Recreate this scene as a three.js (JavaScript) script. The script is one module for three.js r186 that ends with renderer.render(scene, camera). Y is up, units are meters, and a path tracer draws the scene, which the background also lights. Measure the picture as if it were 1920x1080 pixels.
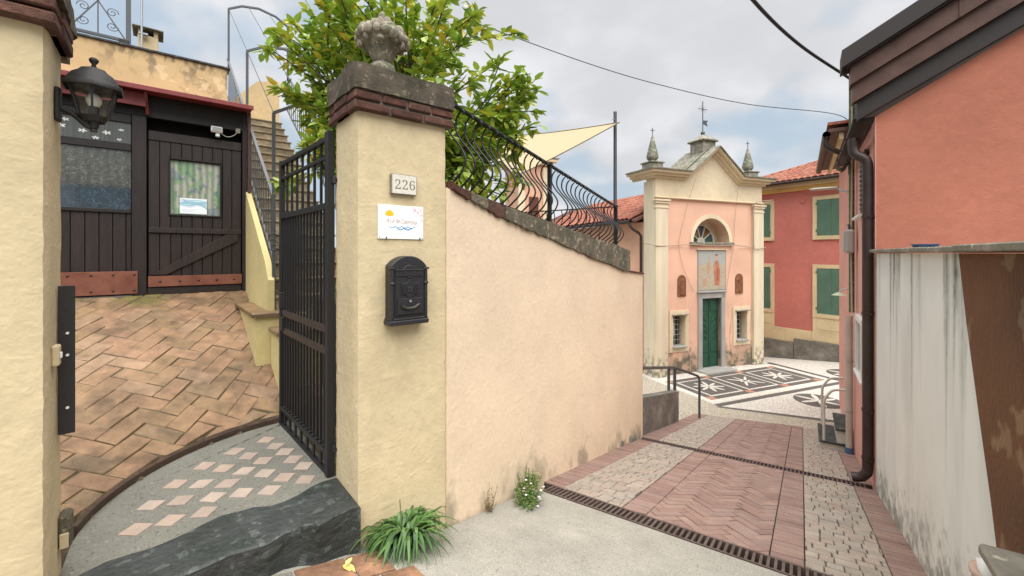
import * as THREE from 'three';
import { mergeGeometries } from 'three/addons/utils/BufferGeometryUtils.js';
import { ConvexGeometry } from 'three/addons/geometries/ConvexGeometry.js';
import { ImprovedNoise } from 'three/addons/math/ImprovedNoise.js';

// ---------------------------------------------------------------- camera, sky, sun, exposure
const scene = new THREE.Scene();
const camera = new THREE.PerspectiveCamera(68.04, 16 / 9, 0.05, 900);
camera.position.set(0, 1.6, 0);
camera.lookAt(0, 1.6, -10);
camera.setViewOffset(1920, 1080, 0, 65, 1920, 1080);        // shift lens: the horizon sits above the middle, verticals stay upright
const renderer = new THREE.WebGLRenderer({ antialias: true });
renderer.setSize(1024, 576);
renderer.toneMapping = THREE.LinearToneMapping;
renderer.toneMappingExposure = 2.1;
renderer.shadowMap.enabled = true;

const perlin = new ImprovedNoise();
const cfbm = (x, y, z, o) => { let s = 0, a = 0.5, f = 1; for (let i = 0; i < o; i++) { s += a * perlin.noise(x * f + 7.3 * i, y * f + 3.1 * i, z * f + 5.7 * i); a *= 0.52; f *= 2.05; } return s; };
const sst = (a, b, x) => { const t = Math.min(1, Math.max(0, (x - a) / (b - a))); return t * t * (3 - 2 * t); };
const SUN = new THREE.Vector3(0.1, 0.93, 0.36).normalize();
{
  const W = 1024, H = 512, data = new Float32Array(W * H * 4);
  for (let j = 0; j < H; j++) for (let i = 0; i < W; i++) {
    const th = (j + 0.5) / H * Math.PI - Math.PI / 2, ph = ((i + 0.5) / W - 0.5) * Math.PI * 2;
    const y = Math.sin(th), x = Math.cos(th) * Math.cos(ph), z = Math.cos(th) * Math.sin(ph);
    const yy = Math.max(y, 0), k = 1 / (yy + 0.28);
    const n = cfbm(x * k * 1.25 + 1.7, yy * 0.7, z * k * 1.25 + 4.2, 6);
    const m = cfbm(x * k * 2.6 + 9.1, yy, z * k * 2.6 - 3.3, 5);
    const cover = sst(-0.16, 0.13, n + 0.25 * m + 0.05);
    const shade = 0.86 + 0.2 * sst(-0.3, 0.32, m - 0.35 * n);
    const blue = [0.46 + 0.22 * (1 - yy), 0.64 + 0.16 * (1 - yy), 0.90], o = (j * W + i) * 4;
    const cl = [0.99 * shade, 1.0 * shade, 1.035 * shade];
    for (let c = 0; c < 3; c++) {
      let v = blue[c] * (1 - cover) + cl[c] * cover;
      if (y < 0) v *= 0.55 + 0.45 * Math.exp(y * 6);
      data[o + c] = v * 0.39;
    }
    data[o + 3] = 1;
  }
  const sky = new THREE.DataTexture(data, W, H, THREE.RGBAFormat, THREE.FloatType);
  sky.mapping = THREE.EquirectangularReflectionMapping; sky.magFilter = THREE.LinearFilter; sky.minFilter = THREE.LinearFilter; sky.needsUpdate = true;
  scene.background = sky; scene.environment = sky;
}
const sun = new THREE.DirectionalLight(new THREE.Color(1, 0.98, 0.945), 3.2);
sun.position.copy(SUN).multiplyScalar(40).add(new THREE.Vector3(4, 0, -8));
sun.target.position.set(4, 0, -8); scene.add(sun, sun.target);
sun.castShadow = true; sun.shadow.radius = 150; sun.shadow.mapSize.set(2048, 2048);
Object.assign(sun.shadow.camera, { left: -22, right: 22, top: 22, bottom: -22, near: 1, far: 90 });

// ---------------------------------------------------------------- helpers
let seed = 20240611;
function rnd() { seed |= 0; seed = seed + 0x6D2B79F5 | 0; let t = Math.imul(seed ^ seed >>> 15, 1 | seed); t = t + Math.imul(t ^ t >>> 7, 61 | t) ^ t; return ((t ^ t >>> 14) >>> 0) / 4294967296; }
const rr = (a, b) => a + (b - a) * rnd();
const V = (x, y, z) => new THREE.Vector3(x, y, z);
const D2R = Math.PI / 180;

// periodic value noise
function hash2(i, j, s) { let h = Math.imul(i, 374761393) + Math.imul(j, 668265263) + Math.imul(s, 1274126177); h = Math.imul(h ^ h >>> 13, 1274126177); return ((h ^ h >>> 16) >>> 0) / 4294967296; }
function vn(x, y, per, s) {
  const i = Math.floor(x), j = Math.floor(y), fx = x - i, fy = y - j, u = fx * fx * (3 - 2 * fx), v = fy * fy * (3 - 2 * fy);
  const w = (a) => ((a % per) + per) % per;
  const a = hash2(w(i), w(j), s), b = hash2(w(i + 1), w(j), s), c = hash2(w(i), w(j + 1), s), d = hash2(w(i + 1), w(j + 1), s);
  return a + (b - a) * u + (c - a) * v + (a - b - c + d) * u * v;
}
function fb(x, y, base, oct, s) { let r = 0, a = 0.5, t = 0, p = base; for (let i = 0; i < oct; i++) { r += a * vn(x * p, y * p, p, s + i); t += a; a *= 0.55; p *= 2; } return r / t; }
function tex(w, h, fn, srgb = true) {
  const d = new Uint8Array(w * h * 4);
  for (let j = 0; j < h; j++) for (let i = 0; i < w; i++) {
    const c = fn((i + 0.5) / w, (j + 0.5) / h), o = (j * w + i) * 4;
    for (let k = 0; k < 3; k++) d[o + k] = Math.max(0, Math.min(255, (Array.isArray(c) ? c[k] : c) * 255));
    d[o + 3] = 255;
  }
  const t = new THREE.DataTexture(d, w, h); t.wrapS = t.wrapT = THREE.RepeatWrapping; t.magFilter = THREE.LinearFilter; t.minFilter = THREE.LinearMipmapLinearFilter; t.generateMipmaps = true;
  if (srgb) t.colorSpace = THREE.SRGBColorSpace; t.needsUpdate = true; return t;
}
function canvasTex(w, h, draw) { const c = document.createElement('canvas'); c.width = w; c.height = h; draw(c.getContext('2d'), w, h); const t = new THREE.CanvasTexture(c); t.colorSpace = THREE.SRGBColorSpace; t.magFilter = THREE.LinearFilter; return t; }
const N = 512;
const T = {
  mottle: tex(N, N, (x, y) => { const v = 0.84 + 0.14 * fb(x, y, 3, 4, 1) + 0.07 * (fb(x, y, 40, 3, 9) - 0.5); return [v, v * 0.995, v * 0.985]; }),
  blotch: tex(N, N, (x, y) => { const a = fb(x, y, 4, 5, 21), b = fb(x, y, 24, 4, 33), v = 0.52 + 0.42 * a + 0.22 * (b - 0.5); return [v, v * 0.985, v * 0.96]; }),
  speck: tex(N, N, (x, y) => { const g = vn(x * 170, y * 170, 170, 5), h = vn(x * 90, y * 90, 90, 6), v = 0.74 + 0.16 * fb(x, y, 4, 4, 2) + (g > 0.86 ? 0.14 : g < 0.14 ? -0.22 : 0) + (h > 0.9 ? -0.12 : 0); return [v, v * 0.99, v * 0.965]; }),
  lichen: tex(N, N, (x, y) => { const a = fb(x, y, 5, 5, 41), b = fb(x, y, 13, 4, 47); let v = 0.42 + 0.5 * a, g = 1; if (b > 0.62) v += 0.28 * sst(0.62, 0.7, b); if (a < 0.4) g = 1.04; return [v, v * 0.98 * g, v * 0.92]; }),
  grain: tex(N, N, (x, y) => { const a = fb(x, y * 0.125, 32, 4, 55), b = fb(x, y, 3, 3, 57), v = 0.55 + 0.35 * a + 0.2 * (b - 0.5); return [v, v * 0.98, v * 0.96]; }),
  rust: tex(N, N, (x, y) => { const a = fb(x, y, 6, 5, 61), v = 0.7 + 0.3 * a; return [v, v * (0.92 + 0.1 * a), v * (0.88 + 0.14 * a)]; }),
  yard: tex(1024, 1024, (x, y) => { const a = fb(x, y, 7, 5, 301), b = fb(x, y, 60, 4, 307), mo = sst(0.5, 0.68, fb(x, y, 5, 5, 311)), dk = sst(0.6, 0.72, fb(x, y, 16, 4, 317)); let v = 0.58 + 0.30 * a + 0.32 * (b - 0.5); v *= 1 - 0.13 * dk; return [v * (1 - 0.22 * mo), v * (0.97 - 0.1 * mo), v * (0.92 - 0.3 * mo)]; }),
  pebble: tex(1024, 1024, (x, y) => {
    const P = 64, gx = x * P, gy = y * P, i = Math.floor(gx), j = Math.floor(gy); let d1 = 9, id = 0;
    for (let a = -1; a <= 1; a++) for (let b = -1; b <= 1; b++) { const ii = ((i + a) % P + P) % P, jj = ((j + b) % P + P) % P, cx = i + a + 0.5 + 0.6 * (hash2(ii, jj, 3) - 0.5), cy = j + b + 0.5 + 0.6 * (hash2(ii, jj, 4) - 0.5), d = Math.hypot(gx - cx, gy - cy); if (d < d1) { d1 = d; id = hash2(ii, jj, 8); } }
    const v = d1 > 0.55 ? 0.62 : 0.80 + 0.2 * id; return [v, v * 0.985, v * 0.955];
  })
};
const BP = {
  plaster: tex(N, N, (x, y) => 0.45 * fb(x, y, 6, 4, 71) + 0.35 * fb(x, y, 48, 3, 75) + 0.2 * sst(0.55, 0.75, fb(x, y, 18, 3, 79)), false),
  rough: tex(N, N, (x, y) => 0.6 * fb(x, y, 14, 5, 81) + 0.4 * vn(x * 150, y * 150, 150, 85), false),
  lumps: tex(N, N, (x, y) => fb(x, y, 8, 4, 91), false),
  wood: tex(N, N, (x, y) => fb(x, y * 0.1, 40, 3, 95), false)
};
function lin(c) { return new THREE.Color().setRGB(c[0], c[1], c[2]); }
function rep(t, m, off = 0) { const c = t.clone(); c.repeat.set(1 / m, 1 / m); c.offset.set(off, off * 0.7); c.needsUpdate = true; return c; }
const _tc = new Map();
function shared(t, m) { const k = t.uuid + m; if (!_tc.has(k)) _tc.set(k, rep(t, m)); return _tc.get(k); }
function mat(c, o = {}) {          // linear base colour, o: map, size (m), bump, bsize, bs, rough, metal
  const p = { color: lin(c), roughness: o.rough ?? 0.85, metalness: o.metal ?? 0, side: THREE.DoubleSide };
  if (o.map) p.map = o.own ? o.map : shared(o.map, o.size ?? 1);
  if (o.bump) { p.bumpMap = shared(o.bump, o.bsize ?? 1); p.bumpScale = o.bs ?? 0.004; }
  return Object.assign(new THREE.MeshStandardMaterial(p), {});
}
// geometry
function boxUV(g) {
  if (g.index) g = g.toNonIndexed();
  const p = g.attributes.position, uv = new Float32Array(p.count * 2), a = V(0, 0, 0), b = V(0, 0, 0), c = V(0, 0, 0), n = V(0, 0, 0);
  for (let i = 0; i < p.count; i += 3) {
    a.fromBufferAttribute(p, i); b.fromBufferAttribute(p, i + 1); c.fromBufferAttribute(p, i + 2);
    n.copy(b).sub(a).cross(c.clone().sub(a)); const x = Math.abs(n.x), y = Math.abs(n.y), z = Math.abs(n.z);
    [a, b, c].forEach((q, k) => { const o = (i + k) * 2; if (y >= x && y >= z) { uv[o] = q.x; uv[o + 1] = q.z; } else if (x >= z) { uv[o] = q.z; uv[o + 1] = q.y; } else { uv[o] = q.x; uv[o + 1] = q.y; } });
  }
  g.setAttribute('uv', new THREE.BufferAttribute(uv, 2)); 
  for (const k of Object.keys(g.attributes)) if (!['position', 'normal', 'uv'].includes(k)) g.deleteAttribute(k);
  return g;
}
function bx(w, h, d, x = 0, y = 0, z = 0, ch = 0) {          // centred on x, z; y is the bottom
  let g;
  if (ch) {
    const q = []; for (const i of [-1, 1]) for (const j of [-1, 1]) for (const k of [-1, 1]) { const X = i * w / 2, Y = j * h / 2, Z = k * d / 2; q.push(V(X - i * ch, Y - j * ch, Z), V(X - i * ch, Y, Z - k * ch), V(X, Y - j * ch, Z - k * ch)); }
    g = new ConvexGeometry(q);
  } else g = new THREE.BoxGeometry(w, h, d);
  g.translate(x, y + h / 2, z); return boxUV(g);
}
function cy(r1, r2, h, x = 0, y = 0, z = 0, s = 12) { const g = new THREE.CylinderGeometry(r1, r2, h, s); g.translate(x, y + h / 2, z); return boxUV(g); }
function bar(a, b, w, h = w, ch = 0) {                       // square bar from a to b
  const d = b.clone().sub(a), L = d.length(), g = bx(w, h, L, 0, -h / 2, 0, ch);
  const q = new THREE.Matrix4().lookAt(b, a, Math.abs(d.y) > 0.999 * L ? V(1, 0, 0) : V(0, 1, 0));
  g.applyMatrix4(q); g.translate((a.x + b.x) / 2, (a.y + b.y) / 2, (a.z + b.z) / 2); return g;
}
function rod(a, b, r, s = 8) { const d = b.clone().sub(a), g = new THREE.CylinderGeometry(r, r, d.length(), s); g.applyQuaternion(new THREE.Quaternion().setFromUnitVectors(V(0, 1, 0), d.clone().normalize())); g.translate((a.x + b.x) / 2, (a.y + b.y) / 2, (a.z + b.z) / 2); return boxUV(g); }
function tube(pts, r, n = 24, s = 8, tension = 0.5) { return boxUV(new THREE.TubeGeometry(new THREE.CatmullRomCurve3(pts, false, 'catmullrom', tension), n, r, s)); }
function lathe(pr, s = 24) { return boxUV(new THREE.LatheGeometry(pr.map((p) => new THREE.Vector2(p[0], p[1])), s)); }
function shp(pts, holes = []) { const s = new THREE.Shape(pts.map((p) => new THREE.Vector2(p[0], p[1]))); for (const h of holes) s.holes.push(h instanceof THREE.Path ? h : new THREE.Path(h.map((p) => new THREE.Vector2(p[0], p[1])))); return s; }
function plate(s, depth, z0 = 0, bev = 0) {                  // shape in local x y, front face at z0, going back
  const g = new THREE.ExtrudeGeometry(s instanceof THREE.Shape ? s : shp(s), { depth: depth - 2 * bev, bevelEnabled: bev > 0, bevelThickness: bev, bevelSize: bev, bevelOffset: -bev, bevelSegments: 1, curveSegments: 18 });
  g.translate(0, 0, z0 - depth + bev); return boxUV(g);
}
function planarUV(g, x0, y0, w, h) { const p = g.attributes.position, uv = g.attributes.uv; for (let i = 0; i < p.count; i++) uv.setXY(i, (p.getX(i) - x0) / w, (p.getY(i) - y0) / h); return g; }
// a paving piece: polygon (a, b) raised by h with a chamfered rim, carried by map(a, b, height) -> Vector3
function piece(poly, h, ch, map, below = 0.02) {
  let cx = 0, cz = 0; for (const p of poly) { cx += p[0]; cz += p[1]; } cx /= poly.length; cz /= poly.length;
  const P = [], U = [], tri = (a, b, c) => { for (const q of [a, b, c]) { P.push(q[0].x, q[0].y, q[0].z); U.push(q[1], q[2]); } };
  const n = poly.length, q = (p, y) => [map(p[0], p[1], y), p[0], p[1]], sd = (v, p) => [v[0], (p[0] - p[1]) * 0.8, v[0].y];
  const ins = poly.map((p) => { const dx = p[0] - cx, dz = p[1] - cz, L = Math.hypot(dx, dz) || 1; return [p[0] - dx / L * ch * 1.35, p[1] - dz / L * ch * 1.35]; });
  const t = ins.map((p) => q(p, h)), m = poly.map((p) => q(p, h - ch)), b = poly.map((p) => q(p, -below));
  if (n > 5) for (const f of THREE.ShapeUtils.triangulateShape(ins.map((p) => new THREE.Vector2(p[0], p[1])), [])) tri(t[f[0]], t[f[1]], t[f[2]]); else for (let i = 1; i < n - 1; i++) tri(t[0], t[i], t[i + 1]);
  for (let i = 0; i < n; i++) { const j = (i + 1) % n; tri(t[i], m[i], m[j]); tri(t[i], m[j], t[j]); const mi = sd(m[i], poly[i]), mj = sd(m[j], poly[j]), bi = sd(b[i], poly[i]), bj = sd(b[j], poly[j]); tri(mi, bi, bj); tri(mi, bj, mj); }
  const g = new THREE.BufferGeometry(); g.setAttribute('position', new THREE.Float32BufferAttribute(P, 3)); g.setAttribute('uv', new THREE.Float32BufferAttribute(U, 2)); g.computeVertexNormals();
  return g;
}
function area(p) { let s = 0; for (let i = 0; i < p.length; i++) { const a = p[i], b = p[(i + 1) % p.length]; s += a[0] * b[1] - b[0] * a[1]; } return s / 2; }
function clip(poly, test) {                                  // keep the side where test(p) >= 0 (test is linear)
  const o = []; for (let i = 0; i < poly.length; i++) { const a = poly[i], b = poly[(i + 1) % poly.length], ta = test(a), tb = test(b); if (ta >= 0) o.push(a); if ((ta >= 0) !== (tb >= 0)) { const k = ta / (ta - tb); o.push([a[0] + (b[0] - a[0]) * k, a[1] + (b[1] - a[1]) * k]); } }
  return o;
}
// scene objects
const used = {};
function numbered(n) { used[n] = (used[n] ?? -1) + 1; return used[n] ? n + '_' + String(used[n]).padStart(3, '0') : n; }
function shadow(o) { o.traverse((m) => { if (m.isMesh) { m.castShadow = m.receiveShadow = true; } }); return o; }
function M(name, geos, m, parent) {
  const list = Array.isArray(geos) ? geos : [geos], g = list.length > 1 ? mergeGeometries(list) : list[0];
  const o = new THREE.Mesh(g, m); o.name = name; o.castShadow = o.receiveShadow = true; parent.add(o); return o;
}
function tag(o, label, category, group) { o.userData.label = label; o.userData.category = category; if (group) o.userData.group = group; return o; }
const FR = { world: [0, 0, 0], gate: [-0.45, -2.95, 39.51], wall: [-0.45, -2.95, 56.7], shed: [-3.943, -5.3, 39.51], chapel: [4.41, -13.2, 22.46], red: [11.625, -15.5, -57.7], gable: [4.06, -4.76, -34.2], street: [4.06, -4.76, -124.2] };
function fp(f, u, y, z) { const [ox, oz, t] = FR[f], c = Math.cos(t * D2R), s = Math.sin(t * D2R); return V(ox + u * c + z * s, y, oz - u * s + z * c); }
function G(name, f, u, y, z, label, category, group) {        // a thing standing at (u along, y up, z towards the viewer) of a frame
  const o = new THREE.Group(); o.name = numbered(name); o.position.copy(fp(f, u, y, z)); o.rotation.y = FR[f][2] * D2R; scene.add(o);
  if (label) tag(o, label, category, group); return o;
}
function S(name, f = 'world', u = 0, y = 0, z = 0) { const o = G(name, f, u, y, z); o.userData.kind = 'structure'; return o; }
function one(name, geos, m, label, category, group) { const o = M(numbered(name), geos, m, scene); return tag(o, label, category, group); }

// ---------------------------------------------------------------- materials
const plasterOpt = { map: T.mottle, size: 1.7, bump: BP.plaster, bsize: 0.8, bs: 0.0045, rough: 0.92 };
const K = {
  cream: mat([0.72, 0.595, 0.375], plasterOpt),
  peach: mat([0.80, 0.62, 0.41], { ...plasterOpt, bs: 0.003, size: 2.6 }),
  terraceYellow: mat([0.74, 0.55, 0.30], { ...plasterOpt, size: 2.2 }),
  stairYellow: mat([0.66, 0.56, 0.27], plasterOpt),
  chapelCream: mat([0.82, 0.70, 0.49], { ...plasterOpt, bs: 0.003, map: T.mottle, size: 2.4 }),
  chapelPink: mat([0.80, 0.47, 0.32], { ...plasterOpt, bs: 0.003 }),
  red: mat([0.62, 0.205, 0.16], { ...plasterOpt, size: 3.1, bs: 0.004 }),
  redCream: mat([0.74, 0.60, 0.36], { ...plasterOpt, bs: 0.002 }),
  orange: mat([0.56, 0.205, 0.135], { ...plasterOpt, size: 2.3, bs: 0.003 }),
  pink: mat([0.86, 0.45, 0.38], { ...plasterOpt, size: 2.3, bs: 0.003 }),
  concrete: mat([0.50, 0.485, 0.44], { map: T.speck, size: 0.9, bump: BP.rough, bsize: 0.5, bs: 0.006, rough: 0.95 }),
  greyConcrete: mat([0.40, 0.38, 0.33], { map: T.blotch, size: 1.3, bump: BP.rough, bsize: 0.7, bs: 0.008, rough: 0.95 }),
  mortar: mat([0.21, 0.18, 0.145], { map: T.blotch, size: 0.7, bump: BP.rough, bsize: 0.3, bs: 0.004, rough: 1 }),
  apron: mat([0.285, 0.28, 0.245], { map: T.speck, size: 1.3, bump: BP.rough, bsize: 0.5, bs: 0.006, rough: 0.9 }),
  slate: mat([0.088, 0.104, 0.112], { map: T.lichen, size: 0.7, bump: BP.lumps, bsize: 0.25, bs: 0.012, rough: 0.62 }),
  slateGrey: mat([0.52, 0.50, 0.45], { map: T.lichen, size: 0.8, bump: BP.lumps, bsize: 0.3, bs: 0.006, rough: 0.8 }),
  cap: mat([0.27, 0.23, 0.185], { map: T.lichen, size: 0.45, bump: BP.rough, bsize: 0.3, bs: 0.016, rough: 0.95 }),
  capBrick: mat([0.26, 0.105, 0.07], { map: T.blotch, size: 0.35, bump: BP.rough, bsize: 0.25, bs: 0.012, rough: 0.95 }),
  coping: mat([0.40, 0.35, 0.28], { map: T.lichen, size: 0.6, bump: BP.rough, bsize: 0.35, bs: 0.018, rough: 0.95 }),
  urn: mat([0.72, 0.66, 0.57], { map: T.lichen, size: 0.22, bump: BP.rough, bsize: 0.15, bs: 0.006, rough: 0.95 }),
  black: mat([0.012, 0.012, 0.013], { rough: 0.55 }),
  blackRough: mat([0.018, 0.017, 0.016], { rough: 0.6, bump: BP.rough, bsize: 0.2, bs: 0.002 }),
  grey: mat([0.14, 0.145, 0.155], { rough: 0.5, metal: 0.3 }),
  railGrey: mat([0.09, 0.095, 0.10], { rough: 0.5, metal: 0.3 }),
  brownWood: [0.92, 1.0, 1.15, 0.84].map((k, i) => mat([0.038 * k, 0.021 * k, 0.017 * k], { map: T.grain, size: 0.8 + i * 0.13, bump: BP.wood, bsize: 0.4, bs: 0.002, rough: 0.55 })),
  darkFrame: mat([0.022, 0.014, 0.012], { map: T.grain, size: 0.7, rough: 0.55 }),
  copper: mat([0.30, 0.115, 0.075], { map: T.rust, size: 0.6, rough: 0.5, metal: 0.25 }),
  copperDull: mat([0.135, 0.068, 0.05], { map: T.rust, size: 0.8, rough: 0.5, metal: 0.2, bump: BP.lumps, bsize: 1.5, bs: 0.003 }),
  roofDark: mat([0.028, 0.019, 0.017], { map: T.mottle, size: 0.9, rough: 0.65 }),
  pipeBrown: mat([0.055, 0.037, 0.032], { map: T.rust, size: 0.7, rough: 0.45, metal: 0.2 }),
  redPaint: mat([0.30, 0.05, 0.05], { map: T.rust, size: 0.8, rough: 0.5 }),
  white: mat([0.74, 0.74, 0.71], { rough: 0.55 }),
  offWhite: mat([0.68, 0.65, 0.56], { map: T.mottle, size: 0.6, rough: 0.6 }),
  steel: mat([0.42, 0.43, 0.44], { rough: 0.4, metal: 0.6 }),
  greenShutter: mat([0.105, 0.21, 0.145], { map: T.mottle, size: 0.9, rough: 0.7 }),
  doorGreen: mat([0.012, 0.085, 0.045], { map: T.mottle, size: 0.5, rough: 0.45 }),
  marble: mat([0.42, 0.42, 0.40], { map: T.mottle, size: 0.8, rough: 0.6 }),
  terracotta: mat([0.52, 0.23, 0.11], { map: T.blotch, size: 0.4, bump: BP.lumps, bsize: 0.1, bs: 0.02, rough: 0.95 }),
  brick: [[0.43, 0.285, 0.25], [0.40, 0.26, 0.225], [0.46, 0.315, 0.275], [0.37, 0.24, 0.215], [0.42, 0.295, 0.265]].map((c, i) => mat(c, { map: T.speck, size: 0.42 + 0.05 * i, bump: BP.rough, bsize: 0.3, bs: 0.003, rough: 0.93 })),
  cobble: [[0.55, 0.47, 0.41], [0.59, 0.51, 0.445], [0.51, 0.445, 0.39], [0.57, 0.465, 0.405], [0.53, 0.475, 0.43]].map((c, i) => mat(c, { map: T.speck, size: 0.35 + 0.06 * i, bump: BP.rough, bsize: 0.2, bs: 0.004, rough: 0.95 })),
  cotto: [[0.545, 0.345, 0.215], [0.51, 0.33, 0.20], [0.59, 0.40, 0.27], [0.46, 0.31, 0.18], [0.56, 0.35, 0.225], [0.52, 0.345, 0.21], [0.45, 0.315, 0.195]].map((c, i) => mat(c, { map: T.yard, size: 4.3, bump: BP.rough, bsize: 0.35, bs: 0.007, rough: 0.5 })),
  tile: [[0.60, 0.20, 0.13], [0.66, 0.24, 0.15], [0.52, 0.165, 0.105], [0.70, 0.28, 0.18]].map((c, i) => mat(c, { map: T.blotch, size: 0.5 + 0.1 * i, rough: 0.85 })),
  pebbleWhite: mat([0.80, 0.775, 0.735], { map: T.pebble, size: 1.7, rough: 0.85, bump: BP.rough, bsize: 0.4, bs: 0.006 }),
  pebbleBeige: mat([0.52, 0.48, 0.40], { map: T.pebble, size: 1.9, rough: 0.85 }),
  pebbleDark: mat([0.14, 0.132, 0.125], { map: T.pebble, size: 1.5, rough: 0.8 }),
  pebblePink: mat([0.55, 0.29, 0.20], { map: T.pebble, size: 1.5, rough: 0.85 }),
  mosaicWhite: mat([0.82, 0.80, 0.75], { map: T.pebble, size: 1.2, rough: 0.8 }),
  earth: mat([0.10, 0.09, 0.05], { map: T.blotch, size: 5, rough: 1 }),
  glassDark: mat([0.02, 0.025, 0.028], { rough: 0.12 })
};
const pick = (a) => a[Math.floor(rnd() * a.length)];

// ---------------------------------------------------------------- ground, alley, piazza
{
  const g = new THREE.PlaneGeometry(900, 900); g.rotateX(-Math.PI / 2);
  const o = M(numbered('ground'), boxUV(g), K.earth, scene); o.position.set(0, -4.2, 0); o.userData.kind = 'structure';
}
// the alley ramp: c across (to the right), t down the street; it falls 22 % down the street
const rampY = (x, z) => 0.3 - 0.0817 * x + 0.2135 * z;
const ramp = (c, t, h = 0) => { const x = 0.827 * c + 0.562 * t, z = 0.562 * c - 0.827 * t; return V(x, rampY(x, z) + h, z); };
const gmap = (f) => (u, w, h) => { const p = fp('gate', u, 0, -w); p.y = f(u, w) + h; return p; };
function quadStrip(poly, map, h) { return piece(poly, h, 0.001, map, 0.05); }
const PZ = -2.24;
{ // concrete slab in front of the gate
  const s = S('concrete_pavement');
  const tEnd = (c) => 3.33 - 0.092 * (c + 1.9);
  M('slab', quadStrip([[-2.6, -3], [2.6, -3], [2.6, tEnd(2.6)], [-2.02, tEnd(-2.02)], [-2.02, 2.15], [-2.55, 1.5]], ramp, 0), K.concrete, s);
}
const endT = (c) => 11.42 + 0.235 * c;
const d1 = (c) => 3.555 - 0.092 * (c + 1.9), d2 = (c) => 6.52 - 0.115 * (c + 2.0), d2f = (c) => 6.74 - 0.105 * (c + 2.05);
const upper = (p) => [(q) => q[1] - d1(q[0]), (q) => d2(q[0]) - q[1]], lower = () => [(q) => q[1] - d2f(q[0]), (q) => endT(q[0]) - q[1], (q) => 11.36 - 0.27 * q[0] - q[1]];
function layPaving(name, c0, c1, cells, mats, h, far) {
  const lim = [(q) => q[0] - c0, (q) => c1 - q[0], ...(far ? lower() : upper())];
  const s = S(name), tA = far ? d2f : d1, tB = far ? (c) => Math.min(endT(c), 11.36 - 0.27 * c) : d2;
  M('mortar_bed', quadStrip([[c0, tA(c0)], [c1, tA(c1)], [c1, tB(c1)], [c0, tB(c0)]], ramp, -0.004), K.mortar, s);
  const bulk = mats.map(() => []);
  for (const [poly, nm] of cells) {
    let p = poly; for (const f of lim) { p = clip(p, f); if (p.length < 3) break; }
    if (p.length < 3 || Math.abs(area(p)) < 0.0007) continue;
    const jig = rr(-0.0022, 0.0022), tx = rr(-0.012, 0.012), tz = rr(-0.012, 0.012), cc = p[0];
    const g = piece(p, h + jig, 0.004, (a, b, y) => ramp(a, b, y + (a - cc[0]) * tx + (b - cc[1]) * tz), 0.012);
    const k = Math.floor(rnd() * mats.length);
    if (far) bulk[k].push(g); else M(nm, g, mats[k], s);
  }
  if (far) bulk.forEach((l, k) => { if (l.length) { const o = M(cells[0][1] + '_field', l, mats[k], s); o.userData.kind = 'stuff'; } });
  return s;
}
const rect = (a0, b0, a1, b1, j) => [[a0 + j, b0 + j], [a1 - j, b0 + j], [a1 - j, b1 - j], [a0 + j, b1 - j]];
function rowCells(c0, c1, tA, tB, w) { const o = []; for (let t = tA; t < tB; t += w) o.push([rect(c0, t, c1, t + w, 0.0025), 'brick']); return o; }
function cobbleCells(c0, c1, tA, tB) {
  const o = []; const w = 0.105;
  for (let t = tA, k = 0; t < tB; k++) {
    const h = rr(0.088, 0.108); let c = c0 - rr(0, 0.1);
    while (c < c1) { const L = rr(0.085, 0.15), j = () => rr(-0.004, 0.004), q = 0.0035; o.push([[[c + q + j(), t + q + j()], [c + L - q + j(), t + q + j()], [c + L - q + j(), t + h - q + j()], [c + q + j(), t + h - q + j()]], 'cobble']); c += L; }
    t += h;
  }
  return o;
}
function herring(cx, cz, ext, W, n, ang, j) {
  const o = [], ca = Math.cos(ang), sa = Math.sin(ang), R = Math.ceil(ext / W) + 2 * n;
  const put = (x0, y0, x1, y1) => { const mx = (x0 + x1) / 2 * W, my = (y0 + y1) / 2 * W; if (Math.hypot(mx, my) > ext + 0.4) return; o.push([rect(x0 * W, y0 * W, x1 * W, y1 * W, j).map(([x, y]) => [cx + x * ca - y * sa, cz + x * sa + y * ca]), 'brick']); };
  for (let k = -R; k <= R; k++) for (let m = -R; m <= R; m++) { const b = k + m * 2 * n; if (Math.abs(b) > R + 2 * n) continue; put(b, k, b + n, k + 1); put(b + n, k - n + 1, b + n + 1, k + 1); }
  return o;
}
const strips = [[-2.13, -1.845, 'b'], [-1.84, -1.258, 'c'], [-1.253, -1.052, 'b'], [-1.047, -0.188, 'h'], [-0.183, 0.014, 'b'], [0.019, 0.482, 'c'], [0.487, 0.74, 'b']];
for (const far of [false, true]) for (const [c0, c1, k] of strips) {
  const a = far ? 6.3 : 2.9, b = far ? 11.8 : 7;
  if (k === 'b') layPaving('brick_border', c0, c1, rowCells(c0, c1, a, b, 0.084), K.brick, 0.004, far);
  else if (k === 'c') layPaving('cobble_paving', c0, c1, cobbleCells(c0, c1, a, b), K.cobble, 0.006, far);
  else layPaving('herringbone_paving', c0, c1, herring((c0 + c1) / 2, (a + b) / 2, (b - a) / 2 + 0.5, 0.084, 3, Math.PI / 4, 0.003), K.brick, 0.004, far);
}
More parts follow.
